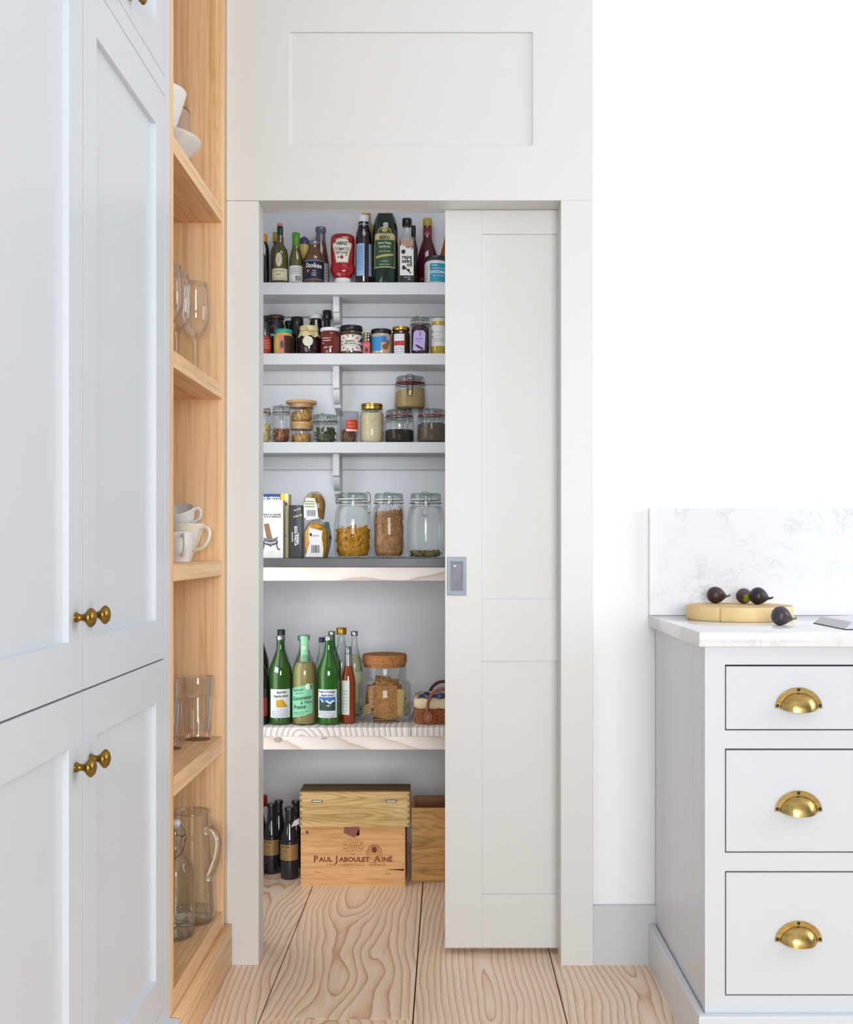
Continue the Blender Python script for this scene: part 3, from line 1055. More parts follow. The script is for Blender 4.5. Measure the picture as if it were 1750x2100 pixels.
text([('FILIPPO', .0085, 0, .532 * h), ('BERIO', .0150, 0, .497 * h, 0, {'bold': .0006})], surf(r, .0016), plain('#26301F', .6), l, sx=.9)
text([('Extra Virgin', .0100, 0, .437 * h), ('OLIVE OIL', .0092, 0, .395 * h), ('##### #### #####', .0048, 0, .345 * h), ('# #####', .006, 0, .235 * h), ('####### ## #####', .0042, 0, .20 * h)], surf(r, .0016), plain('#E6E3C8', .6), l, bold=.0002)
decal('ribbon', [[(-.72 * r, .27 * h), (.72 * r, .30 * h), (.72 * r, .325 * h), (-.72 * r, .295 * h)]], surf(r, .0014), plain('#C2AA66', .5), l)

o, r, h = vessel('oil_bottle', 'dark oil bottle with a black cap half hidden behind the rapeseed oil', 'bottle', 848.5, 16.5, 463, 1.135, ZA, GA_)
body(o, r, h, [(.9, 0), (1, .02), (1, .64), (.5, .78), (.45, .85)], bottleglass('#33291A'))
cap(o, r * .55, h * .83, h, BLACK())

# square rapeseed oil bottle
o, r, h = vessel('oil_bottle', 'square clear bottle of amber rapeseed oil with black cap', 'bottle', 835, 30, 449, y1, ZA, GA_)
box('glass_body', -r, r, -r, r, 0.0, .70 * h, glass('clear_glass'), o, .003, 2)
lathe('neck', [(.85 * r, .70 * h), (.62 * r, .745 * h), (.60 * r, .90 * h)], glass('clear_glass'), o, close=False)
box('oil', -r * .93, r * .93, -r * .93, r * .93, .008, .665 * h, bottleglass('#A85F16', c2=(.28, .10, .01)), o, .002)
cap(o, r * .66, h * .885, h, BLACK())
fl = surf(None, r + .0005)
drip = [(-.92, .12), (.92, .12), (.92, .54), (.70, .50), (.55, .56), (.35, .52), (.18, .545), (-.05, .52), (-.2, .57), (-.45, .55), (-.62, .60), (-.80, .56), (-.92, .57)]
l = decal('label', [[(u * r, v * h) for u, v in drip]], fl, plain('#E9E9E6', .55), o, 9)
decal('black_foot', [rect(-.92 * r, .92 * r, .01 * h, .12 * h)], fl, plain('#17171A', .5), l, 9)
decal('badge', [oval(-.45 * r, .475 * h, .28 * r, .034 * h, 16)], surf(None, r + .0009), INK(), l, 9)
text([('rape', .0205, .02 * r, .395 * h), ('seed', .0205, .02 * r, .335 * h), ('oil', .0205, .38 * r, .280 * h)], surf(None, r + .0010), INK(), l, bold=.0006, sx=.95)
decal('seed_motif', [oval(-.42 * r, .235 * h, .24 * r, .035 * h, 12), [(-.3 * r, .23 * h), (-.2 * r, .25 * h), (.62 * r, .16 * h), (.58 * r, .14 * h)], oval(.3 * r, .20 * h, .12 * r, .022 * h, 8)], surf(None, r + .0010), plain('#4A2E22', .6), l, 9)
text([('##### ######', .0040, .1 * r, .092 * h), ('#####', .0042, .35 * r, .06 * h)], surf(None, r + .0010), INKW(), l)

o, r, h = vessel('vinegar_bottle', 'tapered red vinegar bottle with dark red neck foil and pale yellow top', 'bottle', 877, 42, 449, 1.1515, ZA, GA_)
body(o, r, h, [(.9, 0), (1, .02), (1, .40), (.92, .50), (.68, .62), (.48, .70), (.42, .78), (.40, .98), (.38, 1)], bottleglass('#541426', c2=(.03, .004, .012)))
cap(o, r * .44, h * .69, h * .87, plain('#7E1F26', .4), 'neck_foil')
cap(o, r * .46, h * .89, h, plain('#BFA53C', .3), 'cap')
l = decal('neck_band', [rect(-.5 * r, .5 * r, .755 * h, .80 * h)], surf(r * .44, .0006), plain('#A23B3E', .5), o)
text([('### ####', .0045, 0, .785 * h), ('#######', .0045, 0, .765 * h)], surf(r * .44, .0009), plain('#D8B9A6', .5), l, sx=.8)
text([('###', .012, -.55 * r, .13 * h), ('####', .012, -.55 * r, .07 * h)], surf(r, .0006), plain('#B8424A', .5), o)

o, r, h = vessel('bottle', 'orange bottle half hidden behind the edge of the sliding door', 'bottle', 921, 40, 447, 1.142, ZA, GA_)
body(o, r, h, [(.9, 0), (1, .02), (1, .36), (.9, .48), (.55, .66), (.40, .76), (.38, .9)], bottleglass('#B55A17'))
cap(o, r * .42, h * .88, h, GOLDCAP())

o, r, h = vessel('coconut_jar', 'glass jar of coconut oil with a turquoise label and dark lid', 'jar', 895, 49, 529, YS + .0435, ZA, GA_)
body(o, r, h, JAR, plain('#D9DAD6', .2, coat=.5))
cap(o, r * .97, h * .84, h, plain('#2B2D33', .35), 'lid')
l = lab(o, r, h, -.55, 1.5, .04, .70, plain('#2B93AD', .5))
text([('ORGANIC VIRGIN', .0058, .25 * r, .52 * h), ('COCONUT', .0135, .22 * r, .38 * h, 0, {'bold': .0004}), ('###  ### ####', .0058, .2 * r, .25 * h), ('#######', .006, -.1 * r, .63 * h)], surf(r, .0010), INKW(), l)
scribble(o, r, h, [(-1.2, -.65, .62 - .09 * i, .02) for i in range(6)], INKG())

# ---------------------------------------------------------------- second shelf: jams and condiments
GB = 'jars on the second pantry shelf'
yb = YS + .045
o, r, h = vessel('sauce_bottle', 'grey topped sauce bottle with a round red label by the door frame', 'bottle', 541, 34, 648, yb, ZB, GB)
body(o, r, h, [(.9, 0), (1, .05), (1, .36), (.88, .50), (.6, .66), (.55, .80), (.5, .86)], bottleglass('#4A4542'))
cap(o, r * .6, h * .85, h, BLACK())
l = decal('label', [oval(.35 * r, .24 * h, .85 * r, .22 * h)], surf(r, .0006), plain('#B23427', .5), o)
scribble(l, r, h, [(-.1, .9, .34 - .06 * i, .02) for i in range(4)], plain('#E5A99A', .5))

o, r, h = jar('condiment_jar', 'tall dark jar with a purple patterned label reading biona and a brown lid', 566, 35, 648, 1.132, ZB, bottleglass('#1C1418'), plain('#4A2A20', .5), .98, .09)
l = lab(o, r, h, -1.2, 1.2, .1, .85, plain('#241C22', .5))
decal('rosette', [oval(-.25 * r + .45 * r * math.cos(i * PI / 5), .62 * h + .11 * h * math.sin(i * PI / 5), .14 * r, .035 * h, 8) for i in range(10)], surf(r, .001), plain('#5B3A56', .5), l)
text([('biona', .0135, -.05 * r, .52 * h)], surf(r, .0013), INKW(), l, bold=.0003)

o, r, h = jar('condiment_jar', 'low black-lidded dark jar between the tall dark jars at the shelf back', 593, 17, 659, 1.170, ZB, bottleglass('#14161F'), plain('#1B2233', .4), 1.0, .12)
o, r, h = jar('condiment_jar', 'tall dark jar with a ridged black lid behind the cloth-topped chutney', 609.5, 26, 651, 1.126, ZB, bottleglass('#140F16'), BLACK(), .97, .2)
o, r, h = jar('condiment_jar', 'dark jam jar with a white lid and cream paper strip at the back', 648, 27, 646, 1.140, ZB, bottleglass('#1A0F12'), plain('#D9DBDF', .35), 1.0, .10)
decal('paper_strip', [rect(.0 * r, .32 * r, .45 * h, .86 * h)], surf(r, .0006), plain('#D8CDB0', .6), o)
o, r, h = vessel('sauce_bottle', 'slim dark bottle with a black cap beside the shelf bracket', 'bottle', 671, 19.6, 637, 1.124, ZB, GB)
body(o, r, h, [(.9, 0), (1, .02), (1, .48), (.92, .56), (.72, .64), (.70, .80)], bottleglass('#140D10'))
cap(o, r * .92, h * .82, h, BLACK())

o, r, h = jar('mustard_jar', 'mustard jar with a turquoise lid and pink label', 582, 41, 677, yb - .002, ZB, plain('#D6B45C', .12, coat=.6), plain('#1FA38C', .3), .90, .15,
              [(.93, 0), (1, .03), (1, .66), (.97, .74), (.83, .80), (.82, .86)])
l = lab(o, r, h, -.30, 1.35, .03, .72, plain('#3A2016', .4))
l2 = lab(o, r, h, -.28, .16, .02, .74, plain('#E2796A', .5), 'paper_label', .0009)
decal('motif', [oval(-.02 * r, .36 * h, .16 * r, .17 * h, 10)], surf(r, .0014), plain('#3F4A44', .5), l2)

# round chutney jar under a cloth cap
o, r, h = vessel('chutney_jar', 'round dark chutney jar with a string-tied cream cloth cap and round tag', 'jar', 634, 47, 669, yb + .002, ZB, GB)
body(o, r, h, [(.80, 0), (.92, .05), (1, .22), (.99, .40), (.90, .56), (.78, .66), (.76, .90)], bottleglass('#2A1014'))
CL = plain('#D8C79A', .85, 0, .12, nscale=300, bmp=.3)
n = 40
rows = []
for rf, zf, wob in ((0, .985, 0), (.70, .99, 0), (.80, .97, .01), (.81, .86, .02), (.78, .80, .02), (.86, .74, .05), (.95, .60, .06)):
    rows.append((rf, zf, wob))
vs, fs = [], []
for q, (rf, zf, wob) in enumerate(rows):
    for i in range(n):
        a = 2 * PI * i / n
        k = 1 + wob * math.sin(a * 9 + q)
        vs.append((rf * r * k * math.sin(a), -rf * r * k * math.cos(a), (zf + wob * .5 * math.sin(a * 7)) * h))
for q in range(len(rows) - 1):
    for i in range(n):
        fs.append([q * n + i, (q + 1) * n + i, (q + 1) * n + (i + 1) % n, q * n + (i + 1) % n])
cv = mk('cloth_cap', vs, fs, CL, o, True, 60)
st_ = plain('#B9A45A', .7)
ringp = [(.84 * r * math.sin(2 * PI * i / 24), -.84 * r * math.cos(2 * PI * i / 24), .79 * h) for i in range(24)]
tubes('string', [(ringp, .0011, True), (smoothpath([(0, -.86 * r, .79 * h), (.25 * r, -.95 * r, .70 * h), (.52 * r, -.92 * r, .60 * h), (.55 * r, -.9 * r, .70 * h), (.2 * r, -.9 * r, .77 * h)]), .0009, False),
                 (smoothpath([(0, -.86 * r, .79 * h), (-.15 * r, -.9 * r, .95 * h), (-.2 * r, -.88 * r, 1.12 * h)]), .0009, False),
                 (smoothpath([(0, -.86 * r, .79 * h), (-.4 * r, -.8 * r, .90 * h), (-.6 * r, -.7 * r, .93 * h)]), .0009, False)], st_, cv, 5)
tg = lathe('round_tag', [(.43 * r, 0), (.45 * r, .0006), (.43 * r, .0012), (0, .0012)], plain('#DAD6C2', .6), o, 24)
tg.rotation_euler = (PI / 2, 0, 0)
tg.location = (.03 * r, -.985 * r - .0016, .42 * h)
text([('#######', .0058, 0, .13 * h)], surf(r, -.0005), plain('#8B7B78', .5), o)

o, r, h = jar('jam_jar', 'red-brown jam jar with a white lid and white printed lettering', 677.5, 41, 674, YS + .037, ZB, bottleglass('#6A2414', c2=(.06, .012, .006)), plain('#DDE0E4', .3), 1.0, .13)
text([('######### #', .0058, -.30 * r, .58 * h), ('##########', .0058, -.28 * r, .49 * h), ('###', .0058, -.62 * r, .40 * h), ('#### ####', .0068, -.1 * r, .24 * h, .1, {'shear': .3})], surf(r, .0009), INKW(), o, 'print', bold=.0001)

o, r, h = jar('apple_sauce_jar', 'apple sauce jar with a black lid and union flag label', 721, 46, 670, yb + .001, ZB, bottleglass('#4A351C', c2=(.035, .02, .008)), BLACK(), 1.0, .17)
l = lab(o, r, h, -1.15, 1.35, .10, .66, plain('#D8D5D2', .55))
ray, blu = [], []
for i in range(12):
    a = PI * 2 * i / 12 + .26
    ray.append([(-.02 * r + .3 * r * math.cos(a), .38 * h + .1 * h * math.sin(a)), (-.02 * r + 1.02 * r * math.cos(a - .07), .38 * h + .272 * h * math.sin(a - .07)), (-.02 * r + 1.02 * r * math.cos(a + .07), .38 * h + .272 * h * math.sin(a + .07))])
decal('flag_ray', ray, surf(r, .0009), plain('#9C2B33', .5), l)
decal('flag_blue', [[(.72 * r, .42 * h), (1.3 * r, .42 * h), (1.3 * r, .62 * h)], [(.78 * r, .34 * h), (1.3 * r, .30 * h), (1.3 * r, .14 * h)]], surf(r, .0008), plain('#27305E', .5), l)
starb = []
for i in range(48):
    a = 2 * PI * i / 48
    k = .70 if i % 2 == 0 else .60
    starb.append((-.04 * r + k * r * math.cos(a), .38 * h + k * .305 * h * math.sin(a)))
sb = decal('sunburst', [starb], surf(r, .0013), plain('#DED9C8', .55), l)
text([('BRAMLEY', .0095, -.04 * r, .43 * h), ('APPLE SAUCE', .0085, -.04 * r, .345 * h), ('#### #### #### #####', .0032, -.04 * r, .27 * h)], surf(r, .0017), plain('#3A3830', .6), l, bold=.0003, sx=.85)

ybx = YS + .012
w = 14.6 / S(ybx)
x = Xp(751.8, ybx)
zt = Zp(700.5, ybx)
o = box('coral_box', x - w / 2, x + w / 2, ybx, ybx + .05, ZB + .0002, zt, plain('#B9504A', .5), None, .0008)
tag(o, 'small coral red carton with a dark round emblem', 'box', GB)
OFF[o.name] = (0, 0, 0)
bb = o.location.copy()
OFF[o.name] = tuple(bb)
mpb = lambda off: (lambda u, v: (x + u, ybx - off, ZB + v))
e = decal('emblem', [oval(0, .0135, .0052, .0068, 14)], mpb(.0005), plain('#2A1416', .5), o, 9)
decal('title_bar', [rect(-.011, .011, .0295, .0325)], mpb(.0005), plain('#D98F86', .5), o, 9)
ztt = Zp(682, ybx)
o = box('carton', x - w / 2, x + w / 2, ybx + .002, ybx + .05, zt + .0003, ztt, plain('#1B1B1E', .5), None, .0008)
tag(o, 'small black carton with a yellow stripe on the coral box', 'box', GB)
mpb2 = lambda off: (lambda u, v: (x + u, ybx + .002 - off, zt + v))
decal('stripe', [rect(-.0062, .0008, .002, .030)], mpb2(.0005), plain('#D9B21E', .5), o, 9)
decal('print', [oval(-.0027, .021, .0018, .004, 8), oval(-.0027, .011, .0018, .004, 8)], mpb2(.0009), INK(), o, 9)
decal('white_print', [rect(.005, .009, .004, .010), rect(.005, .0085, .016, .020), rect(.0055, .009, .024, .028)], mpb2(.0005), INKW(), o, 9)

o, r, h = jar('cream_jar', 'jar with a black lid and a blue picture label', 782.2, 42.4, 677, yb - .001, ZB, plain('#B9A98E', .1, coat=.7), BLACK(), 1.0, .17)
l = lab(o, r, h, -1.1, .05, .12, .68, plain('#2D86BE', .45))
l2 = lab(o, r, h, .05, 1.1, .12, .68, plain('#C9A88A', .5), 'picture_label')
decal('picture', [oval(.45 * r, .28 * h, .32 * r, .12 * h), oval(.75 * r, .45 * h, .2 * r, .12 * h)], surf(r, .001), plain('#8A5638', .5), l2)
decal('blue_patch', [rect(.02 * r, .58 * r, .45 * h, .69 * h)], surf(r, .0013), plain('#2A72B8', .45), l2)

o, r, h = jar('honey_jar', 'dark honey jar with a gold lid and white paper label', 822.5, 37, 672, yb - .002, ZB, bottleglass('#3B2311', c2=(.05, .02, .006)), GOLDCAP(), .98, .13)
l = lab(o, r, h, -.78, .42, .0, .72, plain('#E2E0E6', .55), off=.0007)
decal('fruit_band', [rect(-.74 * r, .40 * r, .30 * h, .47 * h)], surf(r, .0011), plain('#B8322E', .5, 0, .3, nscale=200), l)
scribble(l, r, h, [(-.5, .2, .64, .012), (-.6, .3, .56, .014), (-.5, .2, .24, .022), (-.62, .34, .17, .028), (-.62, .34, .08, .02)], INKG())

o, r, h = jar('pickle_jar', 'jar of yellow pickle with a pale lid and white label at the door edge', 899, 31, 654, yb - .004, ZB, plain('#B39A22', .12, coat=.6), plain('#CFCDC4', .3), .86, .10,
              [(.93, 0), (1, .02), (1, .80), (.92, .86), (.84, .90), (.84, .94)])
l = lab(o, r, h, -1.15, 1.15, .22, .79, plain('#DAD6D6', .55))
scribble(l, r, h, [(-.6, .7, .60, .012), (-.3, .3, .50, .012), (-.7, .8, .41, .014), (-.6, .7, .35, .012)], INKG())
decal('motif', [oval(-.85 * r, .62 * h, .08 * r, .05 * h, 8), oval(-.8 * r, .47 * h, .12 * r, .02 * h, 8)], surf(r, .001), plain('#7A3A3E', .5), l)


# ---------------------------------------------------------------- clip-top jars
def ringpts(rr, z, n=32):
    return [(rr * math.sin(2 * PI * i / n), -rr * math.cos(2 * PI * i / n), z) for i in range(n)]


def clipjar(label, pxc, pxw, pytop, y, z, group, nk=.84, sh=.66, lv=.84, seal='#B4442E', wire=None, face=0.0, bottom=.06, tint='clear_glass', name='clip_top_jar', drop=.22, back=True):
    o, r, h = vessel(name, label, 'jar', pxc, pxw, pytop, y, z, group)
    G = glass(tint)
    prof = [(.0, .0), (.78, 0), (.93, bottom * .35), (1, bottom), (1, sh)]
    for i in range(1, 6):
        t = i / 5 * PI / 2
        prof.append((1 - (1 - nk) * (1 - math.cos(t)), sh + (lv - .04 - sh) * math.sin(t)))
    prof += [(nk, lv - .01), (nk * 1.07, lv), (nk * 1.07, lv + .03), (nk, lv + .034)]
    lathe('jar_body', [(a * r, b * h) for a, b in prof], G, o, 32, close=False)
    ld = lathe('lid', [(nk * 1.03 * r, (lv + .062) * h), (nk * 1.05 * r, (lv + .07) * h), (nk * 1.05 * r, .965 * h), (nk * .98 * r, .99 * h), (nk * .80 * r, .985 * h), (nk * .7 * r, .97 * h), (0, .97 * h)], glass('lid_glass', (.72, .76, .75), 1.6), o, 32, close=False)
    lathe('seal', [(nk * .95 * r, (lv + .036) * h), (nk * 1.07 * r, (lv + .038) * h), (nk * 1.07 * r, (lv + .058) * h), (nk * .95 * r, (lv + .060) * h)], plain(seal, .5), o, 32)
    wm = wire or WIRE()
    wr = max(.0011, .022 * r)
    rn = nk * 1.09 * r
    c, s_ = math.cos(face), math.sin(face)

    def P(u, d, zf):
        """u across the clasp, d out from the neck"""
        xx, yy = u * r, -(rn + d * r)
        return (xx * c - yy * s_, xx * s_ + yy * c, zf * h)
    L = [(ringpts(rn + wr, (lv - .005) * h), wr, True)]
    a = lv + .02
    L.append((smoothpath([P(-.20, .05, lv - .02), P(-.24, .09, lv + .05), P(-.17, .06, .985), P(0, .02, 1.0), P(.17, .06, .985), P(.24, .09, lv + .05), P(.20, .05, lv - .02)], 4), wr, False))
    L.append((smoothpath([P(-.20, .05, lv + .02), P(-.13, .10, lv - .05), P(-.15, .12, lv - drop * .8), P(-.09, .12, lv - drop), P(.09, .12, lv - drop), P(.15, .12, lv - drop * .8), P(.13, .10, lv - .05), P(.20, .05, lv + .02)], 4), wr, False))
    tubes('clasp', L, wm, o, 6)
    if back:
        c, s_ = math.cos(face + PI), math.sin(face + PI)
        tubes('hinge', [(smoothpath([P(-.14, .04, lv - .03), P(-.16, .10, lv + .04), P(-.1, .04, .97), P(.1, .04, .97), P(.16, .10, lv + .04), P(.14, .04, lv - .03)], 4), wr, False)], wm, o, 6)
    return o, r, h


def heap(name, label, cat, loc, r, z0, z1, mat, core=None, pieces=None, n=0, seed=1, tilt=0.0, lump=.06, shell=.60, rb=.80, taper=None):
    """what fills a jar: a solid core with a lumpy top, plus loose pieces against the glass and on top"""
    rd = random.Random(seed)
    seg, vs, fs = 28, [], []
    hh = z1 - z0
    prof = [(rb, 0), (.97, .08 if hh > .04 else .2), (1, .2), (1, .93), (.88, 1.0), (.5, 1.04), (0, 1.06)]
    k = .93 if not pieces else shell + .12
    vs, fs = lathe_geo([(a * r * k, z0 + b * hh) for a, b in prof], seg)
    if taper:
        vs = [(x_ * (1 - taper[2] * min(1, max(0, (zz_ - taper[0]) / (taper[1] - taper[0])))), y_ * (1 - taper[2] * min(1, max(0, (zz_ - taper[0]) / (taper[1] - taper[0])))), zz_) for x_, y_, zz_ in vs]
    vs = [(x_ , y_, zz_ + (tilt * x_ + lump * hh * (rd.random() - .5)) * max(0, (zz_ - z0) / hh - .5) * 2) for x_, y_, zz_ in vs]
    if pieces:
        for i in range(n):
            pv, pf = pieces(rd)
            top = rd.random() < .3
            if top:
                q, zc = math.sqrt(rd.random()) * .80, z1 - z0 + (rd.random() - .2) * .006
            else:
                q, zc = .62 + .22 * rd.random(), rd.random() * hh * .98 + .004
            a = rd.random() * 2 * PI
            if rd.random() < .6:
                a = (rd.random() - .5) * PI
            cx_, cy_ = q * r * math.sin(a), -q * r * math.cos(a)
            zc += tilt * cx_ * min(1, zc / hh)
            M = Matrix.Rotation(rd.random() * PI, 3, 'Z') @ Matrix.Rotation((rd.random() - .5) * PI * (.35 if top else 1), 3, 'X')
            if not top:
                M = Matrix.Rotation(a, 3, 'Z') @ Matrix.Rotation(rd.random() * PI, 3, 'Y')
            b = len(vs)
            ok = []
            for p in pv:
                t = M @ Vector(p) + Vector((cx_, cy_, z0 + zc))
                d = math.hypot(t.x, t.y)
                lim = .93 * r * (rb + (1 - rb) * min(1, max(0, (t.z - z0)) / (.25 * hh + .004)))
                if taper:
                    lim *= 1 - taper[2] * min(1, max(0, (t.z - taper[0]) / (taper[1] - taper[0])))
                    t.z = min(t.z, taper[1])
                if d > lim:
                    t.x *= lim / d
                    t.y *= lim / d
                t.z = max(t.z, z0)
                ok.append((t.x, t.y, t.z))
            vs += ok
            fs += [[b + j for j in f_] for f_ in pf]
    o = mk(name, [(a + loc[0], b + loc[1], c_ + loc[2]) for a, b, c_ in vs], fs, mat, None, not pieces)
    tag(o, label, cat, None, 'stuff')
    return o


def penne(L, R):
    def f_(rd):
        l_, r_ = L * (.8 + .4 * rd.random()), R * (.85 + .3 * rd.random())
        return tube_geo([(-l_ / 2, 0, 0), (0, 0, .06 * l_), (l_ / 2, 0, 0)], r_, 6)
    return f_


def nugget(a, b):
    def f_(rd):
        bm_ = bmesh.new()
        bmesh.ops.create_icosphere(bm_, subdivisions=1, radius=1)
        k = (a * (.7 + .6 * rd.random()), b * (.7 + .6 * rd.random()), b * (.6 + .5 * rd.random()))
        v_ = [(p.co.x * k[0], p.co.y * k[1], p.co.z * k[2]) for p in bm_.verts]
        bm_.verts.index_update()
        f2 = [[q.index for q in p.verts] for p in bm_.faces]
        bm_.free()
        return v_, f2
    return f_


# ---------------------------------------------------------------- lilac-tagged jar on the second shelf
o, r, h = clipjar('clip-top jar of dark preserve with a lilac paper tag', 862.3, 38.5, 653, YS + .043, ZB, GB, nk=.96, sh=.76, lv=.80, seal='#CFC6B4', face=-.25, drop=.12)
heap('preserve', 'dark brown preserve in the lilac-tagged jar', 'preserve', o.location, r, .002, h * .76, bottleglass('#3A1A0E'), lump=.0)
tgp = [(-.022, .010), (.020, .012), (.0235, .072), (.016, .082), (-.010, .083), (-.019, .074)]
tg = prism('paper_tag', [(u - .004, v) for u, v in tgp], -r - .0062, -r - .0056, lambda u, v, d: (u, d, v), plain('#B7A6DA', .6), o)
mpt = surf(None, r + .0064)
scribble_rows = []
decal('drawing', [[(-.017, .030), (-.012, .032), (.010, .020), (.013, .014), (.006, .013), (-.010, .022)]], mpt, plain('#3A2A30', .6), tg, 9)
text([('#########', .0058, -.003, .052), ('###', .005, -.003, .043)], mpt, plain('#5A4A78', .6), tg)
tubes('tie', [(smoothpath([(-.002, -r - .0066, .076), (.001, -r - .008, .070), (-.001, -r - .0068, .062)]), .0009, False), (smoothpath([(-.002, -r - .0066, .076), (0, -r - .004, .088), (.004, -r * .98 - .002, .098)]), .0008, False)], BLACK(), o, 5)

# ---------------------------------------------------------------- third shelf
GC = 'clip-top jars on the third pantry shelf'
DARKW = plain('#3A3A3C', .35, .9)
yc = YS + .050
o, r, h = clipjar('clip-top jar with a red seal half hidden by the door frame', 541, 33, 838, yc, ZC, GC, nk=.85, face=.9)
heap('pasta_shells', 'cream pasta shells in the jar by the door frame', 'pasta', o.location, r, .003, h * .52, grainy('shells', '#D8C48A', '#E8DAA8', '#B99E58', 120), pieces=nugget(.006, .004), n=90)
o, r, h = clipjar('slim clip-top jar of nuts with a pale seal', 577, 37, 833, YS + .0345, ZC, GC, nk=.90, sh=.72, lv=.80, seal='#C9C4BA', face=.15, drop=.2)
heap('mixed_nuts', 'brown mixed nuts in the slim clip-top jar', 'nuts', o.location, r, .003, h * .33, grainy('nuts', '#8A5230', '#B47C4A', '#5E2E1C', 90), pieces=nugget(.0075, .0045), n=90, seed=3)


def woodlid(label, pxc, pxw, pyt, pyb, y, zb, lidw, lidf, fillspec):
    o, r, h = vessel('wood_lid_jar', label, 'jar', pxc, pxw, pyt, y, zb, 'wooden-lidded jars on the third pantry shelf')
    LW = wood('beech_lid', '#E0B98A', '#D3A672', '#BE8C58', 0, 70, 4, .5, 1.0)
    lh = lidf * h
    lathe('glass_body', [(0, .0008), (.90 * r, .0008), (r, .006), (r, h - lh - .004), (.97 * r, h - lh * .5)], glass('clear_glass'), o, 32, close=False)
    rl = lidw / S(y) / 2
    lathe('lid', [(r * .94, h - lh), (r * .955, h - lh * .45), (rl * .97, h - lh * .42), (rl, h - lh * .36), (rl, h - lh * .08), (rl * .98, h), (0, h)], LW, o, 32)
    heap(*fillspec[:3], o.location, r, .003, h * fillspec[4], fillspec[3], pieces=fillspec[5], n=fillspec[6], seed=5, tilt=fillspec[7])
    return o, r, h


yw = YS + .080
oat = grainy('cereal_hoops', '#C99A52', '#DBB26C', '#A87838', 110)
o, r, h = woodlid('low glass jar with a wooden lid, underneath another', 618.5, 49, 866.5, 906, yw, ZC, 46, .33,
                  ('oat_flakes', 'golden oat flakes in the lower wooden-lidded jar', 'cereal', oat, .43, nugget(.0042, .002), 150, .05))
z2 = ZC + h - .0009
o, r, h = woodlid('glass jar with a wide wooden lid standing on another jar', 618.5, 51.5, 823, 866, yw, z2, 63, .32,
                  ('cereal_hoops', 'golden cereal hoops in the upper wooden-lidded jar', 'cereal', oat, .50, nugget(.0052, .0026), 150, .18))

o, r, h = clipjar('squat clip-top jar of green pumpkin seeds with a white seal', 668, 52, 851, YS + .047, ZC, GC, nk=.90, sh=.66, lv=.74, seal='#D8D6D0', face=-.12, drop=.42)
heap('pumpkin_seeds', 'dark green pumpkin seeds in the squat clip-top jar', 'seeds', o.location, r, .003, h * .50, grainy('pumpkin', '#3E4A2E', '#56643C', '#262C1C', 150), pieces=nugget(.0055, .0022), n=140, seed=8)

# clear plastic tub with a red label
o, r, h = vessel('plastic_tub', 'frosted plastic tub with a red label and brown flakes inside', 'tub', 715.5, 42, 845, yc, ZC, GC)
lathe('tub_wall', [(0, .001), (.80 * r, .001), (.84 * r, .006), (.98 * r, .92 * h), (1.0 * r, .94 * h), (1.0 * r, h), (.9 * r, h), (0, h * .985)], glass('frosted_plastic', (.80, .80, .82), 1.25, .25), o, 28, close=False)
l = lab(o, r * .93, h, -.20, 1.15, .34, .72, plain('#BE3A22', .5), off=.0022)
text([('#####', .0105, .42 * r, .62 * h), ('####', .0105, .42 * r, .52 * h)], surf(r * .93, .0028), plain('#E58A4A', .5), l, bold=.0004)
decal('white_band', [rect(-.16 * r, 1.03 * r, .36 * h, .42 * h)], surf(r * .93, .0026), plain('#E4C9BE', .5), l)
heap('spice_flakes', 'brown spice flakes in the frosted plastic tub', 'spice', o.location, r * .88, .004, h * .38, grainy('flakes', '#8A5C48', '#A87C60', '#5A382C', 140), pieces=nugget(.004, .002), n=120, seed=9, lump=.2)

# gold-lidded preserving jar of rice
o, r, h = vessel('preserving_jar', 'preserving jar full of pale rice with a gold screw lid', 'jar', 763, 50, 829, yc, ZC, GC)
lathe('jar_body', [(0, .0005), (.85 * r, .0005), (.97 * r, .010), (r, .03), (r, .70 * h), (.96 * r, .76 * h), (.86 * r, .81 * h), (.84 * r, .86 * h)], glass('clear_glass'), o, 32, close=False)
lathe('lid', [(.86 * r, .855 * h), (.88 * r, .86 * h), (.88 * r, .93 * h), (.86 * r, .935 * h), (.89 * r, .945 * h), (.89 * r, .985 * h), (.86 * r, h), (0, h)], GOLDCAP(), o, 32)
heap('rice', 'pale rice filling the gold-lidded jar', 'rice', o.location, r, .003, h * .77, grainy('rice', '#E6D3A6', '#EFE1BE', '#CFB684', 620, .5))

o1, r, h1 = clipjar('clip-top jar of black seeds with a red seal and open clasp', 819.5, 61, 841, YS + .058, ZC, GC, nk=.86, sh=.62, lv=.77, face=.42, drop=.42)
heap('black_seeds', 'black seeds in the open-clasp jar', 'seeds', o1.location, r, .003, h1 * .40, grainy('black_seeds', '#2A2422', '#3D3430', '#171312', 600), lump=.02)
o2, r, h2 = clipjar('clip-top jar of grey brown lentils at the door edge', 886, 62, 840, YS + .058, ZC, GC, nk=.86, sh=.62, lv=.77, face=-.30, drop=.22)
heap('lentils', 'grey brown lentils in the jar at the door edge', 'lentils', o2.location, r, .003, h2 * .58, grainy('lentils', '#6E5A4A', '#8A7462', '#46382E', 480))
zt = ZC + max(h1, h2) - .0011
o3, r, h = clipjar('clip-top jar of golden couscous with black wire, perched on two jars', 841.5, 65, 773, YS + .058, zt, GC, nk=.86, sh=.62, lv=.77, face=.02, drop=.40, wire=DARKW)
heap('couscous', 'golden couscous in the jar perched on two others', 'couscous', o3.location, r, .003, h * .60, grainy('couscous', '#C9A866', '#DCC084', '#A98846', 800), tilt=.12)

# ---------------------------------------------------------------- stone slab: boxes, pasta bags, large jars
GD = 'packets on the stone slab'
yd = 0.655


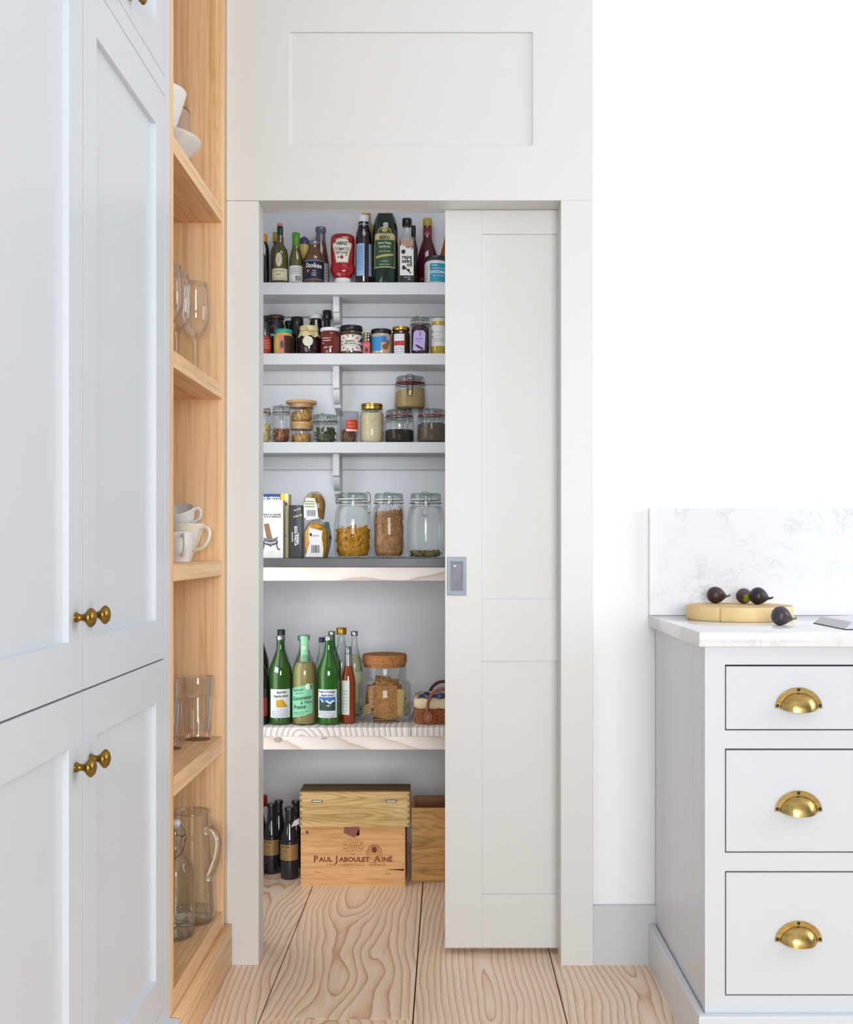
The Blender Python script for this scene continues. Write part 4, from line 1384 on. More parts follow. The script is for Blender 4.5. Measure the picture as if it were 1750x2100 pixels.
def carton(name, label, px0, px1, py, y, depth, z, mat, group, cat='box'):
    x0, x1 = Xp(px0, y), Xp(px1, y)
    o = box(name, x0, x1, y, y + depth, z, Zp(py, y), mat, None, .0012)
    tag(o, label, cat, group)
    return o, (x0 + x1) / 2, x1 - x0, Zp(py, y) - z


# flatbread box in front
o, xc, w, h = carton('flatbread_box', 'white flatbread box with a drawing of a bread stick in a silver bowl', 526, 581, 1025.5, yd, .05, ZD, plain('#E7E7E2', .6), GD)
fm = lambda off: (lambda u, v: (xc + u, yd - off, ZD + v))
ux = lambda px: Xp(px, yd) - xc
vz = lambda py: Zp(py, yd) - ZD
text([('SEEDS & SESAME', .0072, ux(557.5), vz(1055.5)), ('& FLATBREADS', .0072, ux(559), vz(1060))], fm(.0005), INK(), o, bold=.0003, spacing=1.15)
text([('#######  ######', .0042, ux(556), vz(1039)), ('#### ########', .0042, ux(556), vz(1044)), ('##### #### ##### ### ### ### ####', .003, ux(557), vz(1064.5)), ('#### ###', .0036, ux(556), vz(1132))], fm(.0005), plain('#B4B4B0', .6), o, 'pale_print')
decal('printed_bread', [[(ux(541), vz(1075)), (ux(551.5), vz(1073)), (ux(559), vz(1105)), (ux(548), vz(1107))]], fm(.0006), wood('printed_crust', '#A9835E', '#8A6444', '#5F4028', 2, 300, 90, .7), o, 9)
bowl = [(ux(537.5), vz(1101.5)), (ux(547), vz(1104)), (ux(562), vz(1104)), (ux(571), vz(1100.5)), (ux(570), vz(1103.5)), (ux(567), vz(1106)), (ux(570.5), vz(1109)), (ux(569.5), vz(1113.5)), (ux(564), vz(1118)), (ux(555), vz(1119.5)), (ux(546), vz(1118)), (ux(540.5), vz(1113.5)), (ux(539.5), vz(1109)), (ux(543), vz(1106)), (ux(539.5), vz(1104))]
bw = decal('printed_bowl', [bowl], fm(.0007), plain('#585B61', .6, 0, .55, nscale=160), o, 9)
decal('printed_highlight', [[(ux(541.5), vz(1110)), (ux(555), vz(1112.5)), (ux(568.5), vz(1109.5)), (ux(566), vz(1113)), (ux(555), vz(1115.5)), (ux(544), vz(1113.5))]], fm(.0010), plain('#B9BBC0', .6, 0, .4, nscale=260), bw, 9)
decal('printed_rim', [[(ux(540), vz(1103.4)), (ux(547), vz(1105.2)), (ux(562), vz(1105.2)), (ux(569), vz(1102.6)), (ux(562), vz(1106.6)), (ux(547), vz(1106.6))]], fm(.0010), plain('#8E9196', .6), bw, 9)
LEGP = plain('#4A4C52', .6)
for q in ([(567, 1112), (569.5, 1111), (569, 1119), (571.5, 1125), (575.5, 1125.5), (574, 1128), (569.5, 1127.5), (566.5, 1119)], [(540.5, 1111), (543, 1113), (542.5, 1120), (541, 1127.5), (537, 1128), (539, 1124)], [(553, 1119), (557, 1119), (555, 1122.5)]):
    decal('printed_leg', [[(ux(a_), vz(b_)) for a_, b_ in q]], fm(.0007), LEGP, bw, 9)

yb2 = yd + .056
o, xc2, w2, h2 = carton('pasta_box', 'blue and yellow pasta box standing behind the flatbread box', 528, 583.5, 1012.5, yb2, .05, ZD, plain('#E2C32C', .5), GD)
fm2 = lambda off: (lambda u, v: (xc2 + u, yb2 - off, ZD + v))
b0 = decal('blue_panel', [rect(-w2 / 2, Xp(575.5, yb2) - xc2, .10, h2 - .0005)], fm2(.0005), plain('#1E3D86', .5), o, 9)
text([('DE CECCO', .0155, Xp(557, yb2) - xc2, Zp(1023, yb2) - ZD)], fm2(.0009), INKW(), b0, bold=.0009, sx=.72)
o, xc3, w3, h3 = carton('pasta_carton', 'slim pale yellow carton with a red dot beside the flatbread box', 583.7, 592.3, 1012.8, yb2 - .005, .065, ZD, plain('#E6DFA0', .5), GD)
fm3 = lambda off: (lambda u, v: (xc3 + u, yb2 - .005 - off, ZD + v))
decal('red_dot', [oval(-.0015, Zp(1034, yb2 - .005) - ZD, .0036, .0062, 12)], fm3(.0005), plain('#A52A22', .5), o, 9)
decal('brown_dot', [oval(-.0025, Zp(1099, yb2 - .005) - ZD, .0014, .0040, 10)], fm3(.0005), plain('#7A6426', .5), o, 9)

o, xc4, w4, h4 = carton('egg_pasta_box', 'black egg pasta box with white lettering running down it', 593.2, 619.4, 1036, yd + .012, .06, ZD, plain('#14151B', .35), GD)
fm4 = lambda off: (lambda u, v: (xc4 + u, yd + .012 - off, ZD + v))
gl = [(.002, h4 - .002), (w4 / 2 - .001, h4 - .002), (w4 / 2 - .001, .012), (.014, .03), (.008, .07), (.004, .11)]
sw_ = decal('grey_swirl', [gl], fm4(.0005), plain('#3A4248', .35), o, 9)
text([('EGG PASTA', .0128, .0005, h4 * .42, -PI / 2, {'bold': .0003}), ('LINGUINE', .0075, -.0105, h4 * .40, -PI / 2), ('#########', .0080, .0085, h4 * .36, -PI / 2, {'shear': .3})], fm4(.0010), INKW(), o, sx=.95)
text([('#####', .0115, .008, h4 * .80, .25, {'shear': .4}), ('#####', .0095, .007, h4 * .92, .25, {'shear': .4})], fm4(.0010), plain('#C7B277', .5), o, 'gold_script')

# two bags of pasta
def bag(label, px0, px1, pyt, zb, y, depth, film, group, seed, stack=None, fillmat=None, fillname='pasta', filllabel='', pieces=None, n=0):
    x0, x1 = Xp(px0, y), Xp(px1, y)
    w_, h_ = x1 - x0, Zp(pyt, y) - zb
    o = thing('pasta_bag', label, 'bag', ((x0 + x1) / 2, y, zb), group)
    rd = random.Random(seed)
    seg, rows_ = 28, 12

    def filmw(v):
        return (.86 + .14 * math.sin(min(1, v * 1.6) * PI / 2)) * (1 if v < .55 else math.sqrt(max(.02, 1 - ((v - .55) / .47) ** 2)))
    vs, fs = [], []
    for j in range(rows_ + 1):
        v = j / rows_
        wf = filmw(v)
        df = wf * (.9 if v > .1 else .75)
        for i in range(seg):
            a = 2 * PI * i / seg
            kk = 1 + .05 * (rd.random() - .5)
            cx_, cy_ = math.sin(a), -math.cos(a)
            cx_ = math.copysign(abs(cx_) ** .7, cx_)
            cy_ = math.copysign(abs(cy_) ** .7, cy_)
            vs.append((w_ / 2 * wf * kk * cx_, depth / 2 * df * kk * cy_, h_ * v))
    for j in range(rows_):
        for i in range(seg):
            a, b = j * seg + i, j * seg + (i + 1) % seg
            fs.append([a, b, b + seg, a + seg])
    fs.append(list(range(seg))[::-1])
    fs.append([rows_ * seg + i for i in range(seg)])
    film_o = mk('clear_film', vs, fs, film, o, True, 60)
    inner = [(a * .80, b * .80, c * .90 + .003) for a, b, c in vs]
    extra = []
    if pieces:
        for k in range(n):
            pv, pf = pieces(rd)
            j, i = rd.randrange(1, rows_ - 1), rd.randrange(seg)
            if rd.random() < .75:
                i = rd.choice(list(range(0, 8)) + list(range(20, 28)))
            c = Vector(inner[j * seg + i]) * .98
            M = Matrix.Rotation(rd.random() * PI, 3, 'Y') @ Matrix.Rotation((rd.random() - .5) * .8, 3, 'Z')
            b = len(inner)
            for p in pv:
                extra.append(tuple(M @ Vector(p) + Vector((c.x * 1.08, c.y * 1.08, c.z))))
            inner += extra[-len(pv):]
            fs = fs + [[b + q for q in f_] for f_ in pf]
    def inside(p):
        z_ = max(.0025, min(h_ * .955, p[2]))
        wf = min(filmw(z_ / h_), filmw(max(0, z_ / h_ - .5 / rows_)), filmw(min(1, z_ / h_ + .5 / rows_)))
        W_, D_ = w_ / 2 * wf * .945, depth / 2 * wf * (.9 if z_ / h_ > .18 else .75) * .945
        q = 2 / .7
        f_ = (abs(p[0]) / W_) ** q + (abs(p[1]) / D_) ** q
        k = f_ ** (-1 / q) if f_ > 1 else 1.0
        return (p[0] * k, p[1] * k, z_)
    inner = [inside(p) for p in inner]
    fo = mk(fillname, [(a + o.location.x, b + o.location.y, c + o.location.z) for a, b, c in inner], fs, fillmat, None, not pieces)
    tag(fo, filllabel, 'pasta', None, 'stuff')
    return o, w_, h_


FILM = glass('bag_film', (.96, .96, .94), 1.30, .06)
PEN = plain('#D2982C', .5, 0, .25, nscale=60)
zb1 = ZD
yy = 0.690
o, w_, h_ = bag('lower clear bag of yellow pasta tubes with a white barcode label', 622.6, 674.5, 1066, zb1, yy, .075, FILM, GD, 3, fillmat=PEN, fillname='pasta_tubes', filllabel='yellow pasta tubes in the lower bag', pieces=penne(.032, .0042), n=150)
fq = lambda off: (lambda u, v: (u, -.0375 * .93 - off, v))
lp = [(-.030, .004), (.026, .004), (.028, .03), (.023, .065), (.025, .088), (-.018, .098), (-.020, .07), (-.016, .05)]
l = prism('paper_label', lp, -.0405, -.0400, lambda u, v, d: (u, d, v), plain('#DEDAD8', .6), o)
mq = surf(None, .0409)
decal('barcode', [rect(-.010 + .0026 * i, -.010 + .0026 * i + random.choice((.001, .0017)), .017, .042) for i in range(10)], mq, INK(), l, 9)
text([('#######', .0078, 0, .072)], mq, plain('#6A6668', .6), l)
decal('logo', [oval(-.0125, .076, .004, .005, 8)], mq, INK(), l, 9)
prism('folded_top', [(-.032, h_ - .002), (.012, h_ + .003), (.014, h_ + .0070), (-.028, h_ + .0066)], -.0262, -.0190, lambda u, v, d: (u, d, v), plain('#D9D9DC', .5), o)
teal = prism('pasta_packet', [(0, 0), (.012, 0), (.026, .065), (.016, .118), (.004, .118)], -.012, .012, lambda u, v, d: (Xp(664, .745) + u, .745 + d, ZD + .0004 + v), plain('#3E6E70', .5, 0, .1), None)
tag(teal, 'teal printed packet leaning behind the two pasta bags', 'packet', GD)
decal('dark_band', [[(.0055, .058), (.0255, .063), (.0245, .073), (.0045, .070)]], lambda u, v: (Xp(664, .745) + u, .745 - .0125, ZD + .0004 + v), INK(), teal, 9)
zb2 = ZD + h_ - .0012
o, w_, h_ = bag('upper clear bag of brown pasta with a green striped label', 622.4, 668.5, 1008, zb2, yy + .006, .060, FILM, GD, 5, fillmat=plain('#9C7A36', .5, 0, .2, nscale=60), fillname='brown_pasta', filllabel='brown pasta in the upper bag', pieces=penne(.03, .0035), n=110)
l = prism('paper_label', [(-.030, .006), (.016, .008), (.012, .045), (.004, .070), (-.024, .072), (-.031, .045)], -.0335, -.0330, lambda u, v, d: (u, d, v), plain('#D9D8D8', .6), o)
mq = surf(None, .0339)
for q in (.0435, .052, .060):
    decal('green_stripe', [rect(-.027, .004, q - .0022, q + .0016)], mq, plain('#7E9A2C', .5), l, 9)
decal('barcode', [rect(-.022 + .0026 * i, -.022 + .0026 * i + random.choice((.001, .0017)), .012, .032) for i in range(12)], mq, plain('#55555C', .6), l, 9)

# three large clip-top jars
GJ = 'large clip-top jars on the stone slab'
yj = 0.735
o, r, h = clipjar('big clip-top jar half full of yellow penne, clasp turned aside', 724, 76.5, 1010, yj, ZD, GJ, nk=.76, sh=.50, lv=.845, seal='#C8C8C0', face=1.25, bottom=.10, drop=.17)
heap('penne_pasta', 'yellow penne pasta in the big jar', 'pasta', o.location, r, .006, h * .40, plain('#C98F22', .5, 0, .3, nscale=70), pieces=penne(.040, .0040), n=330, seed=21, shell=.5, taper=(h * .5, h * .84, .22))
o, r, h = clipjar('big clip-top jar nearly full of brown wholewheat pasta', 797.7, 70, 1011, yj - .004, ZD, GJ, nk=.80, sh=.50, lv=.845, seal='#C8C8C0', face=-.02, bottom=.10, drop=.20)
heap('wholewheat_pasta', 'brown wholewheat pasta strands in the big jar', 'pasta', o.location, r, .006, h * .68, plain('#A8784A', .6, 0, .3, nscale=80), pieces=penne(.030, .0016), n=900, seed=22, shell=.72, tilt=.16, taper=(h * .52, h * .84, .22))
o, r, h = clipjar('big clip-top jar nearly empty with a little grain at the bottom', 873.5, 77, 1011, yj, ZD, GJ, nk=.78, sh=.50, lv=.845, seal='#C8C8C0', face=-.02, bottom=.10, drop=.20)
heap('sunflower_seeds', 'thin layer of pale seeds at the bottom of the big jar', 'seeds', o.location, r, .004, h * .095, grainy('sunflower', '#8E8258', '#B3A674', '#5C5236', 150), pieces=nugget(.006, .0022), n=220, seed=23, lump=.1)

# ---------------------------------------------------------------- timber shelf: drinks, crackers, basket
GE = 'drinks bottles on the timber shelf'
ye = .6785
JUICE = [(.90, 0), (.98, .010), (1, .025), (1, .56), (.95, .63), (.76, .70), (.50, .78), (.37, .84), (.34, .90), (.345, .97), (.345, 1)]


def juice(label, pxc, pxw, pyt, y, mat, capm, caph=.055, name='juice_bottle', capr=.37, prof=JUICE):
    o, r, h = vessel(name, label, 'bottle', pxc, pxw, pyt, y, ZE, GE)
    body(o, r, h, prof[:-1] + [(prof[-1][0], .985)], mat, 'bottle_body', seg=32)
    cap(o, r * capr, h * (1 - caph), h, capm)
    return o, r, h


CLR = glass('bottle_clear', (.90, .93, .92), 1.42)
o, r, h = juice('tall dark wine bottle with an orange top half hidden by the door frame', 533, 38, 1284, .86, bottleglass('#1C1312'), plain('#C47A2A', .4), .05, 'wine_bottle', .40)
lathe('neck_foil', [(.40 * r, .76 * h), (.385 * r, .95 * h)], plain('#5A1E22', .4), o, close=False)
o, r, h = juice('dark bottle with a red label beside the door frame', 533, 36, 1330, .668, bottleglass('#191313'), BLACK(), .06, 'dark_bottle')
lab(o, r, h, .2, 1.2, .12, .36, plain('#9C2A24', .5))
o, r, h = juice('clear bottle with a dark green cap behind the apple juice with the fruit picture', 577, 40, 1291, .800, CLR, plain('#123A2C', .4), .12, 'glass_bottle', .40)
o, r, h = juice('clear bottle with a grey cap behind the cucumber drink', 621, 42, 1303, .800, CLR, plain('#8C9494', .3, .5), .06, 'glass_bottle', .50)
o, r, h = juice('clear bottle with a dark blue cap', 660, 32, 1307, .762, CLR, plain('#20265E', .4), .06, 'glass_bottle', .36)
o, r, h = juice('plain green bottle with a silver cap behind the mountain-label juice', 681, 38, 1294, .860, bottleglass('#2E6A2C'), STEEL(), .05, 'glass_bottle', .40)
o, r, h = juice('clear bottle with a gold cap', 700.5, 42, 1287, .790, CLR, plain('#B58A32', .3, .7), .075, 'glass_bottle', .50)
o, r, h = juice('clear bottle of pale green cordial with a silver cap', 727, 36, 1294, .872, CLR, STEEL(), .055, 'cordial_bottle', .42)
body(o, r * .93, h, [(.9, .01), (1, .03), (1, .56), (.8, .66), (.5, .72), (0, .72)], plain('#C3CBA0', .3), 'liquid')
lab(o, r, h, -.4, 1.3, .15, .52, plain('#CDD4A8', .5))

ga = bottleglass('#26500F', c2=(.004, .020, .003))
o, r, h = juice('green bottle of apple juice with a yellow fruit picture on its label', 575.5, 48, 1303, ye, ga, STEEL(), .05)
l = lab(o, r, h, -.80, 1.05, .085, .405, plain('#DFE2EA', .55))
m_ = surf(r, .0011)
text([('Spartan', .0105, .22 * r, .372 * h, .04), ('Apple Juice', .0105, .18 * r, .328 * h, .03)], m_, INK(), l, bold=.00025, shear=.15)
decal('picture', [[(-.18 * r, .20 * h), (-.25 * r, .24 * h), (-.20 * r, .285 * h), (.30 * r, .295 * h), (.42 * r, .27 * h), (.62 * r, .24 * h), (.78 * r, .205 * h), (.3 * r, .20 * h)]], m_, plain('#C79A22', .5, 0, .35, nscale=150), l)
scribble(l, r, h, [(-.3, .8, .175, .007), (-.6, .9, .155, .007), (-.6, .9, .137, .007), (-.6, .9, .119, .007), (-.5, .8, .101, .007)], INKG())
tk = decal('pale_patch', [[(-.38 * r, .60 * h), (-.05 * r, .585 * h), (0, .645 * h), (-.30 * r, .66 * h)]], surf(r * .99, .0012), plain('#C9CBD0', .5), o)  # small pale grey patch on the bottle shoulder

o, r, h = juice('green bottle of apple juice with a mountain picture on its label', 674.5, 48, 1304, ye, bottleglass('#245E12', c2=(.005, .035, .003)), STEEL(), .05)
l = lab(o, r, h, -.95, .85, .085, .405, plain('#E0E3EC', .55))
text([("Tony's Cottage", .0092, -.12 * r, .378 * h), ('Apple Juice', .0092, -.05 * r, .340 * h)], m_, plain('#2A3056', .6), l, bold=.00025, shear=.15)
pic = decal('picture', [rect(-.78 * r, .68 * r, .165 * h, .318 * h)], m_, plain('#2E6AB0', .5), l)
m2 = surf(r, .0014)
decal('mountains', [[(-.78 * r, .165 * h), (.68 * r, .165 * h), (.68 * r, .26 * h), (.45 * r, .29 * h), (.2 * r, .262 * h), (-.05 * r, .285 * h), (-.3 * r, .258 * h), (-.55 * r, .30 * h), (-.78 * r, .28 * h)]], m2, plain('#27443F', .6, 0, .5, nscale=120), pic)
decal('snow', [[(-.62 * r, .29 * h), (-.55 * r, .30 * h), (-.3 * r, .258 * h), (-.45 * r, .262 * h)], [(-.18 * r, .272 * h), (-.05 * r, .286 * h), (.2 * r, .262 * h), (.45 * r, .291 * h), (.62 * r, .268 * h), (.4 * r, .262 * h), (.25 * r, .238 * h), (.05 * r, .255 * h)], [(-.1 * r, .222 * h), (.2 * r, .232 * h), (.1 * r, .212 * h)]], surf(r, .0018), plain('#E3E8EE', .6), pic)
scribble(l, r, h, [(-.7, .3, .150, .008), (-.85, .7, .132, .007), (-.85, .7, .114, .007), (-.5, .6, .097, .009)], INKG())

o, r, h = juice('clear bottle of cucumber and mint drink with a slanted mint green label', 625, 51, 1302, ye - .001, glass('presse_glass', (.86, .87, .78), 1.42), plain('#8FA89A', .4, .4), .055, 'cordial_bottle', .42)
body(o, r * .93, h, [(.9, .01), (1, .03), (1, .56), (.94, .63), (.76, .69), (.0, .69)], plain('#A79C66', .3), 'liquid')
sl = [(-1.15 * r, .075 * h), (.80 * r, .135 * h), (.80 * r, .475 * h), (-1.15 * r, .405 * h)]
l = decal('label', [sl], surf(r, .0006), plain('#7FC79C', .55), o)
a_ = .11
text([('Belvoir', .0150, -.45 * r, .395 * h, a_, {'shear': .35}), ('fruit farms', .0068, -.30 * r, .360 * h, a_), ('Cucumber', .0175, -.18 * r, .305 * h, a_, {'shear': .3, 'bold': .0003}), ('& Mint', .0145, .22 * r, .258 * h, a_, {'shear': .3}),
      ('Presse', .0185, -.35 * r, .205 * h, a_, {'shear': .3, 'bold': .0003}), ('######## #### #### ########', .0040, -.18 * r, .150 * h, a_), ('### ####### ####', .0040, -.25 * r, .128 * h, a_)], surf(r, .0011), plain('#14241C', .6), l, sx=.92)
decal('cucumber_slice', [oval(.38 * r, .435 * h, .20 * r, .034 * h), ], surf(r, .0012), plain('#E3E6DA', .5), l)
decal('mint_leaf', [[(.52 * r, .44 * h), (.62 * r, .465 * h), (.76 * r, .44 * h), (.74 * r, .41 * h), (.62 * r, .40 * h)]], surf(r, .0014), plain('#1E8C72', .5), l)
st2 = decal('neck_strip', [rect(-.24 * r, .30 * r, .705 * h, .985 * h)], surf(r * .46, .0016), plain('#8ED3AA', .55), o)
decal('strip_emblem', [oval(.02 * r, .86 * h, .13 * r, .020 * h)], surf(r * .46, .0021), plain('#E0E2D4', .5), st2)

o, r, h = juice('small amber bottle with a silver-grey foil cap and white label', 714.5, 29, 1326, ye + .012, bottleglass('#8A3A10', c2=(.10, .02, .004)), plain('#8F9094', .3, .7), .10, 'cordial_bottle', .50,
                [(.9, 0), (1, .02), (1, .52), (.94, .60), (.66, .70), (.50, .76), (.47, .82), (.47, 1)])
lathe('foil', [(.52 * r, .70 * h), (.52 * r, .90 * h)], plain('#A3A3A6', .3, .7), o, close=False)
l = lab(o, r, h, -1.1, .25, .12, .565, plain('#D9D8D2', .55))
text([('######', .0055, -.35 * r, .43 * h), ('#####', .0055, -.35 * r, .39 * h)], surf(r, .001), INKG(), l)
scribble(l, r, h, [(-.7, .0, .34 - .04 * i, .008) for i in range(5)], INKG())

# cork-lidded jar of crispbread
yk = .765
o, r, h = vessel('cork_lid_jar', 'wide stepped glass jar of crispbread with a cork lid', 'jar', 789, 108, 1341, yk, ZE)
zs_ = Zp(1399, yk) - ZE
rn = .0715
lathe('glass_body', [(0, .001), (.95 * r, .001), (r, .007), (r, zs_ - .008), (r - .004, zs_), (rn + .003, zs_ + .003), (rn, zs_ + .007), (rn, h - .034)], glass('clear_glass'), o, 40, close=False)
cork = grainy('cork', '#B5743F', '#C68A52', '#8E5428', 420, .5, .85)
lathe('cork_lid', [(rn * .965, h - .041), (rn * .97, h - .030), (.0735, h - .029), (.0742, h - .024), (.0742, h - .005), (.071, h), (0, h)], cork, o, 40)
CR = grainy('crispbread', '#B07A42', '#C48E52', '#8E5E2C', 320, .8, .85)
CRE = grainy('crispbread_pale', '#DCC07E', '#E6CE92', '#C9A860', 480, .5, .85)
rd = random.Random(4)
Q = PI / 2
spots = [(.013, -.060, .0675, 0, .0, 0, .062, .106, 0), (-.002, -.0525, .0745, 0, .10, 0, .056, .112, 0), (-.030, -.045, .082, 0, -.12, 0, .044, .074, 0), (.049, -.0375, .061, 0, .03, 0, .034, .088, 1),
         (.0, -.030, .098, 0, .5, 0, .06, .07, 0), (.034, -.022, .085, 0, -.65, 0, .045, .070, 0), (.030, -.013, .090, 0, -.78, 0, .045, .064, 0), (-.024, -.004, .106, 0, .50, 0, .04, .068, 0),
         (-.012, .005, .112, 0, .2, 0, .05, .06, 0), (.016, .014, .106, 0, -.7, 0, .045, .06, 0), (.0, .010, .0045, Q, 0, .1, .075, .09, 0), (.008, -.004, .0102, Q, 0, .8, .06, .075, 1),
         (.0, .0235, .070, 0, .12, 0, .07, .10, 0), (.016, .0325, .073, 0, -.1, 0, .07, .106, 0), (-.040, .0415, .066, 0, .1, 0, .05, .085, 0), (.036, .0505, .066, 0, -.1, 0, .045, .085, 0)]
for i in range(5):
    spots.append((-.0560 + .0008 * i, -.020, .0262 + .0068 * i, Q, -.34, 0, .029, .042, 1))
cb = None
for kq, (cx_, cy_, cz_, rx_, ry_, rz_, w_, l_, pale) in enumerate(spots):
    th = .0052
    bm = bmesh.new()
    addbox(bm, -w_ / 2, w_ / 2, -th / 2, th / 2, -l_ / 2, l_ / 2, .0008)
    c = from_bm('crispbread', bm, CRE if pale else CR, None)
    for v in c.data.vertices:
        v.co.z += -l_ / 2
    c.location = (o.location.x + cx_, yk + cy_, ZE + cz_)
    c.rotation_euler = (rx_, ry_, rz_)
    lbl = {0: 'large upright brown crispbread pressed against the front of the cork-lidded jar', 1: 'tall brown crispbread fanned behind the large upright slice', 2: 'short brown crispbread leaning behind the fanned slice in the jar',
           3: 'pale crispbread showing its edge beside the large upright slice', 4: 'brown crispbread with one corner rising above the large upright slice',
           5: 'brown crispbread tilted at the jar shoulder on the basket side', 6: 'brown crispbread tilted at the jar shoulder on the basket side',
           7: 'brown crispbread poking up into the neck of the cork-lidded jar', 8: 'brown crispbread poking up into the neck of the cork-lidded jar', 9: 'brown crispbread poking up into the neck of the cork-lidded jar',
           14: 'brown crispbread standing against the jar wall on the bottle side', 15: 'brown crispbread standing against the jar wall on the basket side'}.get(kq)
    if lbl is None:
        lbl = ('pale crispbread seen edge on in the little fanned stack in the jar' if kq >= len(spots) - 5 else 'crispbread slice lying flat on the bottom of the cork-lidded jar' if rx_ > 1 else 'upright brown crispbread hidden behind the front slices in the jar')
    tag(c, lbl, 'crispbread', 'crispbread slices in the cork-lidded jar')

# wicker basket with cloth lining
bx0, bx1, by0, by1 = Xp(852, .655), Xp(965, .655), .655, .84
hb = Zp(1440, .655) - ZE
bk = thing('wicker_basket', 'brown wicker basket with cream lining and leather handles', 'basket', ((bx0 + bx1) / 2, (by0 + by1) / 2, ZE), world=True)
WK = wood('wicker', '#B87444', '#A05E32', '#6E3A1C', 0, 120, 30, .6)


def rrect(x0, x1, y0, y1, rr, n=5):
    out = []
    for cx_, cy_, a0 in ((x1 - rr, y0 + rr, -PI / 2), (x1 - rr, y1 - rr, 0), (x0 + rr, y1 - rr, PI / 2), (x0 + rr, y0 + rr, PI)):
        for i in range(n + 1):
            a = a0 + PI / 2 * i / n
            out.append((cx_ + rr * math.cos(a), cy_ + rr * math.sin(a)))
    return out


def resample(poly, m):
    P = [Vector(p) for p in poly]
    L = [(P[i], P[(i + 1) % len(P)]) for i in range(len(P))]
    tot = sum((b - a).length for a, b in L)
    out, acc, k = [], 0, 0
    for i in range(m):
        t = tot * i / m
        while acc + (L[k][1] - L[k][0]).length < t:
            acc += (L[k][1] - L[k][0]).length
            k += 1
        a, b = L[k]
        out.append(a + (b - a) * ((t - acc) / max(1e-9, (b - a).length)))
    return out


box('basket_floor', bx0 + .006, bx1 - .006, by0 + .006, by1 - .006, ZE + .0005, ZE + .006, WK, bk, 0)
NS = 44
for k in range(10):
    zk = ZE + .0035 + k * .0062
    loop = resample(rrect(bx0 + .003, bx1 - .003, by0 + .003, by1 - .003, .02), NS * 2)
    c_ = Vector(((bx0 + bx1) / 2, (by0 + by1) / 2))
    pts = []
    for i, p in enumerate(loop):
        d = (p - c_).normalized() * (.0022 * (1 if (i // 2 + k) % 2 else -1))
        pts.append((p.x + d.x, p.y + d.y, zk))
    tube('weaver', pts, .0031, WK, bk, 5, True)
for i, p in enumerate(resample(rrect(bx0 + .003, bx1 - .003, by0 + .003, by1 - .003, .02), NS)):
    if p.y < by0 + .03 or p.x < bx0 + .03:
        tube('stake', [(p.x, p.y, ZE + .001), (p.x, p.y, ZE + .066)], .0022, WK, bk, 5)
# lining folded over the rim
LN = plain('#D9CBA6', .9, 0, .08, nscale=300, bmp=.3)
zr = ZE + .062
rows = [(.006, -.012), (-.005, -.008), (-.006, .010), (-.003, .019), (.003, .022), (.010, .018), (.012, .0), (.013, -.03)]
vs, fs = [], []
m = 64
for dd, zz_ in rows:
    for i, p in enumerate(resample(rrect(bx0 + dd, bx1 - dd, by0 + dd, by1 - dd, max(.006, .024 - dd)), m)):
        vs.append((p.x, p.y, zr + zz_ + .0018 * math.sin(i * 1.7 + zz_ * 90)))
for j in range(len(rows) - 1):
    for i in range(m):
        fs.append([j * m + i, j * m + (i + 1) % m, (j + 1) * m + (i + 1) % m, (j + 1) * m + i])
mk('cloth_lining', vs, fs, LN, bk, True, 70)
LT = plain('#8E4A34', .5, 0, .12, nscale=60)
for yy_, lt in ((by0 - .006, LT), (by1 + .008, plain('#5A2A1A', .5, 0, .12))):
    xm = (bx0 + bx1) / 2
    x0_ = bx0 + .040
    x1_ = bx1 - .040
    arcp = [(x0_, yy_, ZE + .022)] + [(xm - (xm - x0_) * math.cos(PI * i / 14), yy_ - .003 * math.sin(PI * i / 14), ZE + .058 + .058 * math.sin(PI * i / 14)) for i in range(15)] + [(x1_, yy_, ZE + .022)]
    hd = tube('leather_handle', arcp, .0052, lt, bk, 8)
    for xx_ in (x0_, x1_):
        vv, ff_ = lathe_geo([(.0145, 0), (.0150, .001), (.0145, .0025), (0, .0025)], 20)
        if yy_ < by0:
            mk('handle_disc', [(xx_ + a, yy_ - .0035 - c, ZE + .026 + b * 1.25) for a, b, c in vv], ff_, lt, hd, True)
            decal('stitch', [[(xx_ - .004, ZE + .020), (xx_ - .003, ZE + .020), (xx_ + .003, ZE + .031), (xx_ + .002, ZE + .031)]], lambda u, v: (u, yy_ - .0064, v), INKW(), hd, 9)
# patterned blue napkin lying in the basket
bm = bmesh.new()
nx, ny = 18, 12
gx0, gx1, gy0, gy1 = bx0 + .0132, bx1 - .0132, by0 + .0132, by1 - .0132
gv = [[bm.verts.new((gx0 + (gx1 - gx0) * i / nx, gy0 + (gy1 - gy0) * j / ny, zr + .004 + .012 * j / ny + .006 * math.sin(i * 1.1 + j * .7) * math.sin(j * .9))) for j in range(ny + 1)] for i in range(nx + 1)]
for i in range(nx):
    for j in range(ny):
        bm.faces.new([gv[i][j], gv[i + 1][j], gv[i + 1][j + 1], gv[i][j + 1]])
r_ = bmesh.ops.extrude_face_region(bm, geom=bm.faces[:])
bmesh.ops.translate(bm, verts=[v for v in r_['geom'] if isinstance(v, bmesh.types.BMVert)], vec=(0, 0, -.02))
bmesh.ops.recalc_face_normals(bm, faces=bm.faces)
nap = from_bm('napkin', bm, grainy('blue_print_cloth', '#34507E', '#2A3F66', '#9CAFCB', 70, .1, .8), None, True, 60)
tag(nap, 'blue patterned cloth folded in the wicker basket', 'napkin')

